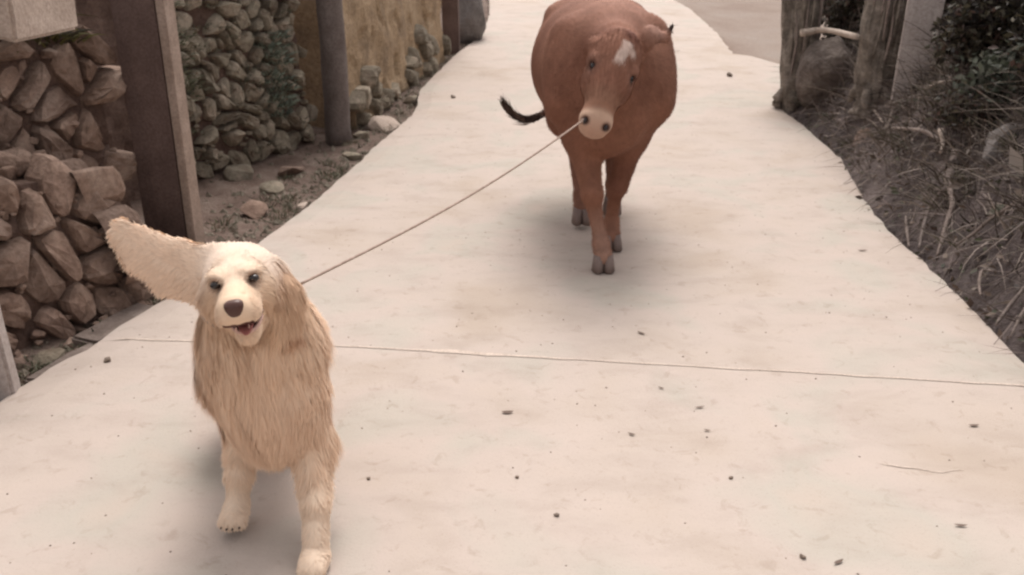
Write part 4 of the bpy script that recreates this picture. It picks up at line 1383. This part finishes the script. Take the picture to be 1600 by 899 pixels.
_, cV, cN, cC, cQ = body_obj('body', cf, CO, cow, M['cow_coat'], cow_col)
for sg in (1, -1):
    uv_sphere('eye', hp(.15, sg * .074, -.010), (.019, .014, .015), M['eye'], cow, HR)
    uv_sphere('nostril', hp(.404, sg * .041, -.013), (.014, .008, .010), M['dark_wet'], cow, HR, 12)
def hoof(c, rot, lift=0.0):
    bm = bmesh.new()
    for sg in (1, -1):
        n = 12
        low = [bm.verts.new((sg * .019 + .022 * math.cos(a) * 1.0, -.006 + .044 * math.sin(a), 0)) for a in [6.283 * i / n for i in range(n)]]
        mid = [bm.verts.new((sg * .018 + .0205 * math.cos(a), -.002 + .040 * math.sin(a), .03)) for a in [6.283 * i / n for i in range(n)]]
        up_ = [bm.verts.new((sg * .016 + .018 * math.cos(a), .004 + .033 * math.sin(a), .062)) for a in [6.283 * i / n for i in range(n)]]
        for A, B in ((low, mid), (mid, up_)):
            for i in range(n): bm.faces.new((A[i], A[(i + 1) % n], B[(i + 1) % n], B[i]))
        bm.faces.new(low[::-1]); bm.faces.new(up_)
    o = bm_obj('hoof', bm, M['hoof'], cow, None, smooth=True)
    o.location = np.array(c) - CO; o.rotation_euler = rot; o.scale = (1.25, 1.15, 1.15)
hoof((.401, 3.672, 0.004), (0, 0, 0)); hoof((.467, 3.965, 0.004), (0, 0, .1))
hoof((.352, 4.318, 0.028), (.18, 0, 0)); hoof((.528, 4.52, 0.02), (.2, 0, 0))
# tail switch
g = np.random.default_rng(5)
sw = [(.175, 5.00, .445), (.135, 4.97, .428), (.085, 4.95, .422), (.035, 4.92, .44), (-.01, 4.90, .475), (-.045, 4.88, .53), (-.075, 4.87, .59)]
n = 900
tt = g.uniform(0, 0.72, n) ** .9 * (len(sw) - 1)
sw = np.array(sw)
i0 = np.clip(tt.astype(int), 0, len(sw) - 2); fr_ = (tt - i0)[:, None]
P = sw[i0] * (1 - fr_) + sw[i0 + 1] * fr_
j0 = np.clip(i0 + 1, 0, len(sw) - 2)
D = (sw[i0 + 1] - sw[i0]); D /= np.linalg.norm(D, axis=1, keepdims=True)
bnd = (sw[np.clip(i0 + 2, 0, len(sw) - 1)] - sw[i0 + 1]); bnd /= np.linalg.norm(bnd, axis=1, keepdims=True) + 1e-9
P = P + g.normal(0, .0075, (n, 3))
o = strips('tail_switch', P - CO, D + g.normal(0, .06, (n, 3)), g.uniform(.05, .09, n), g.uniform(.003, .006, n), np.tile([0, -1, .2], (n, 1)) + g.normal(0, .3, (n, 3)), pal(n, [lin(64, 50, 45), lin(84, 66, 58), lin(50, 40, 38), lin(116, 94, 82)], g, .2), 3,
           curl=(bnd - D) * .6 + g.normal(0, .12, (n, 3)), mat=M['black_hair'], parent=cow)
o['kind'] = 'stuff'
# short coat
n = 90000
P, Nn, C = sample(cV, cN, cC, cQ, n, g)
uu = (P - poll) @ hf / KU
keep = ~((uu > .30) & (P[:, 1] < 3.45)) & (P[:, 2] > .08)
P, Nn, C = P[keep], Nn[keep], C[keep]; n = len(P)
flow = np.tile([0.0, .7, -.55], (n, 1)) + g.normal(0, .15, (n, 3))
inh = P[:, 1] < 3.55
flow[inh] = hf * .9 + g.normal(0, .15, (inh.sum(), 3))
flow -= Nn * (flow * Nn).sum(1, keepdims=True)
D = flow + Nn * .22
o = strips('coat', P - CO, D, g.uniform(.012, .022, n), np.full(n, .0024), Nn, C * (1 + g.normal(0, .10, (n, 1))), 2, mat=M['cow_coat'], parent=cow, custom_normals=True)
o['kind'] = 'stuff'
# rope halter knot at the nose
M['rope'] = rough_mat('straw_rope', lin(150, 130, 118), lin(182, 162, 150), None, 60, 300, 0.6, 0.002)

# ------------------------------------------------------------------ the dog
M['dog_skin'] = attr_mat('dog_skin', 0.8, 90, 0.3, 0.003)
M['fur'] = attr_mat('dog_fur', 0.7, spec=0.15, trans=0.10, sheen=0.1)
M['dog_nose'] = flat_mat('dog_nose', lin(82, 54, 47), 0.35, 0.4)
M['mouth'] = flat_mat('mouth_inside', lin(84, 40, 36), 0.5)
M['tongue'] = flat_mat('tongue', lin(176, 112, 104), 0.4)
M['lip'] = flat_mat('pale_lower_lip', lin(206, 168, 154), 0.5)
M['pad'] = flat_mat('paw_pad', lin(58, 42, 38), 0.7)
dog = empty('dog', (-.58, 1.95, 0))
tag(dog, 'cream long-haired retriever bounding forward, one ear flying up, mouth open', 'dog')
DO = np.array(dog.location)
df = Field((-1.0, 1.48, -0.01), (-.30, 2.62, .86), 0.0048)
hc = np.array((-.590, 1.80, .662))
dfw, drt, dup_ = frame_of((.229, -.969, .075), (.98, .23, .12))
DR = np.array([dfw, drt, dup_])
dp = lambda u, v, w_: hc + dfw * u + drt * v + dup_ * w_
df.ell(dp(-.01, 0, .006), (.092, .066, .060), DR, k=.03)
df.ell(dp(.045, 0, .012), (.060, .053, .046), DR, k=.03)
for sg in (1, -1):
    df.ell(dp(.076, sg * .032, .040), (.030, .022, .014), DR, k=.012)
    df.ell(dp(.020, sg * .038, -.028), (.058, .030, .036), DR, k=.03)
df.cone(dp(.07, 0, -.010), dp(.176, 0, -.006), .046, .034, .02)
df.ell(dp(.170, 0, -.008), (.036, .038, .027), DR, k=.015)
for sg in (1, -1): df.ell(dp(.145, sg * .026, -.024), (.052, .020, .022), DR, k=.012)   # flews
df.cone(dp(.02, .004, -.062), dp(.125, .006, -.078), .038, .025, .02)     # lower jaw
df.ell(dp(.105, .006, -.046), (.070, .037, .021), DR, k=.006, sub=True) # open mouth
for sg in (1, -1): df.ell(dp(.106, sg * .040, .026), (.014, .014, .010), DR, k=.010, sub=True)
# flying ear (picture left)
en = np.array((.18, -.95, .25))
df.cone((-.662, 1.825, .680), (-.735, 1.830, .684), .052, .060, .03, flat=(en, 3.4))
df.cone((-.672, 1.828, .650), (-.740, 1.832, .668), .044, .046, .03, flat=(en, 3.4))
df.cone((-.735, 1.830, .690), (-.800, 1.835, .718), .056, .046, .02, flat=(en, 3.6))
df.cone((-.800, 1.835, .718), (-.843, 1.840, .760), .048, .030, .02, flat=(en, 3.2))
# hanging ear (picture right)
df.cone((-.530, 1.832, .676), (-.505, 1.822, .615), .026, .044, .014, flat=((.80, -.6, .1), 2.6))
df.cone((-.505, 1.822, .615), (-.496, 1.808, .545), .044, .024, .010, flat=((.80, -.6, .1), 2.6))
# neck and ruff
df.cone(dp(-.05, 0, -.02), (-.602, 1.93, .47), .078, .118, .06)
df.ell((-.597, 1.90, .50), (.118, .10, .12), k=.05)
df.ell((-.598, 1.90, .405), (.128, .115, .150), k=.05)
df.ell((-.575, 1.855, .315), (.088, .080, .12), k=.05)
df.cone((-.605, 1.97, .42), (-.705, 2.34, .335), .135, .110, .05)
df.ell((-.712, 2.33, .32), (.112, .13, .12), k=.05)
# front legs
df.cone((-.668, 1.90, .38), (-.668, 1.93, .255), .062, .044, .04)
df.cone((-.668, 1.93, .255), (-.672, 1.865, .125), .040, .027, .025)
df.cone((-.672, 1.865, .125), (-.676, 1.845, .070), .026, .026, .02)
df.ell((-.678, 1.825, .048), (.032, .046, .026), k=.02)
df.cone((-.512, 1.89, .36), (-.486, 1.87, .235), .062, .046, .04)
df.cone((-.486, 1.87, .235), (-.460, 1.755, .115), .042, .028, .025)
df.cone((-.460, 1.755, .115), (-.456, 1.705, .055), .027, .027, .02)
df.ell((-.455, 1.675, .028), (.033, .048, .026), k=.02)
for cx_, cy_, cz_ in ((-.678, 1.79, .042), (-.455, 1.637, .020)):
    for t in (-1.5, -.5, .5, 1.5):
        df.ell((cx_ + t * .0145, cy_ + abs(t) * .006, cz_), (.0095, .020, .017), k=.007)
# hind legs drawn up under the body
for sx, dy in ((-.785, 0.0), (-.650, -.03)):
    df.cone((sx + .02, 2.33 + dy, .30), (sx, 2.18 + dy, .205), .088, .060, .05)
    df.cone((sx, 2.18 + dy, .205), (sx, 2.36 + dy, .12), .052, .030, .03)
    df.cone((sx, 2.36 + dy, .12), (sx, 2.27 + dy, .045), .028, .025, .02)
    df.ell((sx, 2.235 + dy, .028), (.031, .048, .026), k=.02)
df.cone((-.735, 2.43, .33), (-.745, 2.50, .20), .034, .024, .03)

def dog_col(V, Nr):
    cream, gold, tan, pale = lin(232, 210, 188), lin(236, 207, 180), lin(229, 196, 168), lin(230, 210, 192)
    C = np.tile(np.array(lin(230, 200, 172)[:3]), (len(V), 1))
    C = blend(C, gold, np.clip((.56 - V[:, 2]) / .16, 0, 1))
    C = blend(C, tan, np.clip(1 - np.abs(V[:, 2] - .33) / .16, 0, 1) * .4)
    C = blend(C, cream, np.clip((.24 - V[:, 2]) / .14, 0, 1) * .9)
    u = (V - hc) @ dfw; vv = (V - hc) @ drt; ww = (V - hc) @ dup_
    hd = (V[:, 2] > .55) & (np.abs(vv) < .14)
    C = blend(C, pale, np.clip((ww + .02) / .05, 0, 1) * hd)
    C = blend(C, lin(222, 194, 166), np.clip((u - .02) / .06, 0, 1) * hd * .85)
    C = blend(C, lin(234, 214, 194), ball(V, dp(.07, 0, .05), .045, .6) * .7)
    ear = np.clip((vv - .066) / .010, 0, 1) * (V[:, 1] < 1.852) * (V[:, 2] > .52) * np.clip((.705 - V[:, 2]) / .03, 0, 1)
    C = blend(C, lin(188, 148, 120), ear * .9)
    C = blend(C, lin(222, 194, 168), ((np.abs(vv) < .05) & (u > .09) & (ww < .0) & hd) * .6)
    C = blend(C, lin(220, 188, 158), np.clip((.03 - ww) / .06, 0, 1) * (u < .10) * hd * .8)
    fe = np.clip((-.66 - V[:, 0]) / .03, 0, 1) * (V[:, 2] > .6)
    C = blend(C, lin(240, 214, 190), fe)
    for sg in (1, -1):
        C = blend(C, lin(120, 84, 70), ball(V, dp(.102, sg * .039, .028), .018, .35) * .7)
    C = blend(C, lin(70, 36, 32), (((u > .045) & (u < .20) & (np.abs(vv) < .032) & (ww < -.030) & (ww > -.066))).astype(float))
    return C
_, dV, dN, dC, dQ = body_obj('body', df, DO, dog, M['dog_skin'], dog_col)
for sg in (1, -1):
    e = uv_sphere('eye', dp(.0975, sg * .0385, .0285), (.010, .0115, .0085), M['eye'], dog, DR, 14)
# nose: rounded wedge with two nostril pits
nb = bmesh.new(); bmesh.ops.create_uvsphere(nb, u_segments=20, v_segments=14, radius=1)
for v in nb.verts:
    a = np.array(v.co); a = np.sign(a) * np.abs(a) ** .8
    wdt = 1.0 + .25 * a[2]
    u_, v_, w_ = a[0] * .016, a[1] * .0185 * wdt, a[2] * .0185
    for sg in (1, -1):
        d_ = math.hypot(v_ - sg * .0105, w_ + .002)
        if a[0] > 0 and d_ < .005: u_ -= .004 * (1 - d_ / .005)
    q_ = dfw * u_ + drt * v_ + dup_ * w_
    v.co = Vector(q_)
no = bm_obj('nose', nb, M['dog_nose'], dog, None, smooth=True)
no.location = dp(.199, 0, .002) - DO
# mouth
uv_sphere('mouth_inside', dp(.088, .006, -.046), (.064, .036, .021), M['mouth'], dog, DR, 16)
tb = bmesh.new(); bmesh.ops.create_uvsphere(tb, u_segments=18, v_segments=12, radius=1)
for v in tb.verts:
    x, y, z = v.co
    q_ = dfw * (x * .042) + drt * (y * .0165) + dup_ * (z * .005 - .010 * max(0, x) ** 2 + .003 * abs(y))
    v.co = Vector(q_)
to = bm_obj('tongue', tb, M['tongue'], dog, None, smooth=True); to.location = dp(.124, .006, -.059) - DO
lb = []
for i in range(9):
    a = math.pi * (i / 8) - math.pi / 2
    lb.append(tuple(dp(.104 + .048 * math.cos(a), .006 + .032 * math.sin(a), -.0665 + .015 * abs(math.sin(a)) ** 3)))
tube('lower_lip', lb, [.004] * 9, M['lip'], dog, 8)
ub_ = []
for i in range(9):
    a = math.pi * (i / 8) - math.pi / 2
    ub_.append(tuple(dp(.100 + .080 * math.cos(a), .004 + .038 * math.sin(a), -.029 - .012 * abs(math.sin(a)) ** 2)))
tube('upper_lip', ub_, [.003, .004, .004, .004, .004, .004, .004, .004, .003], M['dog_nose'], dog, 8)
for sg in (1, -1):
    bm = bmesh.new(); bmesh.ops.create_cone(bm, segments=8, radius1=.0026, radius2=.0004, depth=.012, cap_ends=True)
    o = bm_obj('tooth', bm, M['lip'], dog, None, smooth=True); o.location = dp(.150, sg * .013, -.054) - DO
for cx_, cy_, cz_ in ((-.678, 1.80, .030), ):
    for t in (-1.5, -.5, .5, 1.5):
        uv_sphere('paw_pad', (cx_ + t * .0145, cy_ - .004 + abs(t) * .006, cz_ - .004), (.0085, .013, .009), M['pad'], dog, None, 10)
for cx_, cy_, cz_ in ((-.678, 1.79, .042), (-.455, 1.637, .020)):
    for t in (-1.5, -.5, .5, 1.5):
        uv_sphere('claw', (cx_ + t * .0145, cy_ - .019 + abs(t) * .006, cz_ - .006), (.0026, .007, .0035), M['pad'], dog, None, 8)

# fur, long on ears, ruff, chest and legs, short on the face
g = np.random.default_rng(11)
def fur(name, n, lfn, wid, lift, weight=None):
    P, Nn, C = sample(dV, dN, dC, dQ, n, g, weight)
    u = (P - hc) @ dfw; vv = (P - hc) @ drt; ww = (P - hc) @ dup_
    face = (u > .035) & (np.abs(vv) < .095) & (P[:, 2] > .55)
    mouthz = (u > .05) & (u < .215) & (np.abs(vv - .005) < .040) & (ww < -.026) & (ww > -.066)
    eyez = np.zeros(len(P), bool)
    for sg in (1, -1): eyez |= np.linalg.norm(P - dp(.104, sg * .0385, .032), axis=1) < .0145
    nosez = (np.linalg.norm(P - dp(.200, 0, .002), axis=1) < .032) | ((u > .165) & (np.abs(vv) < .026) & (ww < .022))
    k = ~(mouthz | eyez | nosez) & (P[:, 2] > .012)
    P, Nn, C, u, vv, ww, face = P[k], Nn[k], C[k], u[k], vv[k], ww[k], face[k]
    k = ~((C[:, 0] < .22) & (u > .04) & (np.abs(vv) < .06) & (ww < .0) & (P[:, 2] > .55))
    P, Nn, C, u, vv, ww, face = P[k], Nn[k], C[k], u[k], vv[k], ww[k], face[k]
    n = len(P)
    flow = np.tile([0.0, .12, -1.0], (n, 1))
    # chest hair falls and gathers towards the middle
    ch = (P[:, 1] < 2.0) & (P[:, 2] < .58) & (P[:, 2] > .2)
    flow[ch] += np.stack([-(P[ch, 0] + .59) * 2.2, -0.15 * np.ones(ch.sum()), np.zeros(ch.sum())], 1)
    back = (P[:, 1] > 2.0) & (P[:, 2] > .2)
    flow[back] = np.array([0, .8, -.6])
    crown = (P[:, 2] > .62) & ~face
    kf = np.clip((u + .02) / .10, 0, 1)[:, None]
    hflow = (-dfw * .9) * kf + np.array([0, .1, -1.0]) * (1 - kf) + drt * (vv * 5)[:, None] * kf + np.array([0, 0, -.5])
    allh = P[:, 2] > .57
    flow[allh] = hflow[allh]
    flow[crown & (ww > .03)] = -dfw * .8 + np.array([0, 0, -.2])
    fe = (P[:, 0] < -.665) & (P[:, 2] > .595)
    edge = np.stack([-(.55) * np.ones(n), np.zeros(n), np.where(P[:, 2] > .695 + (-.735 - P[:, 0]) * .62, .45, -.35)], 1)
    flow[fe] = edge[fe]
    he = (vv > .066) & (P[:, 2] > .50) & (P[:, 2] < .70)
    flow[he] = np.array([.12, 0, -1.0])
    clump = np.array([[mnoise.noise(Vector((float(p[0]) * 26, float(p[1]) * 26, float(p[2]) * 9))), mnoise.noise(Vector((float(p[0]) * 26 + 9, float(p[1]) * 26, float(p[2]) * 9)))] for p in P])
    flow += np.stack([clump[:, 0], clump[:, 1] * .6, clump[:, 1] * .2], 1) * (0.55 * np.where(face, .25, 1.0))[:, None]
    low = np.array([mnoise.noise(Vector((float(p[0]) * 9, 3.0, float(p[2]) * 7))) for p in P])
    flow[:, 0] += low * .7 * np.where(face, .2, 1.0)
    flow += g.normal(0, .12, (n, 3))
    flow -= Nn * (flow * Nn).sum(1, keepdims=True)
    flow /= np.linalg.norm(flow, axis=1, keepdims=True) + 1e-6
    L = lfn(P, face, fe, he, u, ww)
    D = flow + Nn * (lift * (1 + .8 * clump[:, 0]))[:, None]
    shade = 1 + g.normal(0, .04, (n, 1)) + .035 * clump[:, 1:2]
    o = strips(name, P - DO, D, L * g.uniform(.7, 1.2, n) * (1 + .35 * clump[:, 0]), np.full(n, wid) * np.where(face, .8, 1.0), Nn, np.clip(C * shade, 0, 1), 3, curl=np.tile([0, 0, -.25], (n, 1)) + g.normal(0, .05, (n, 3)), mat=M['fur'], parent=dog, custom_normals=True)
    o['kind'] = 'stuff'
def lens(P, face, fe, he, u, ww):
    L = np.full(len(P), .045)
    L = np.clip(.016 + (P[:, 2] - .12) * .30, .016, .050)
    L = np.where(P[:, 2] < .07, .012, L)
    L = np.where((P[:, 2] > .28) & (P[:, 2] < .56) & (P[:, 1] < 2.0), .055, L)
    hd = (P[:, 2] > .64) & ~fe & ~he
    Lh = .008 + .044 * np.clip((.105 - u) / .11, 0, 1)
    Lh = np.where(ww > .02, np.minimum(Lh, .016), Lh)
    L = np.where(((P[:, 2] > .60) | face) & ~fe & ~he, Lh, L)
    L = np.where(fe, .020, L)
    L = np.where(he, .034, L)
    return L
fur('fur', 125000, lens, .0036, .24)

# ------------------------------------------------------------------ the lead rope from the cow's nose ring to the dog's neck
ra = hp(.406, -.050, -.020); rb = np.array((-.497, 1.955, .598))
pts = []
for i in range(15):
    t = i / 14
    p = ra * (1 - t) + rb * t
    p = p - np.array([0, 0, .030 * math.sin(math.pi * t)])
    pts.append(tuple(p))
rope = tube('lead_rope', pts, [.0036] * 15, M['rope'], None, 8)
origin_to(rope, tuple(map(float, pts[0])))
tag(rope, 'thin straw-coloured lead rope strung from the nose of the cow to the dog', 'rope')
kn = uv_sphere('knot', hp(.404, -.046, -.018), (.013, .011, .011), M['rope'], rope, None, 12)
# collar hidden in the ruff carries the other end
cb = []
for i in range(25):
    a = 2 * math.pi * i / 24
    cb.append((-.597 + .112 * math.cos(a), 1.885 + .098 * math.sin(a), .585 + .03 * math.sin(a)))
cl_ = tube('collar', cb, [.008] * 25, M['rope'], None, 8)
origin_to(cl_, (-.597, 1.885, .585))
tag(cl_, 'rope collar buried in the ruff of the dog', 'collar')
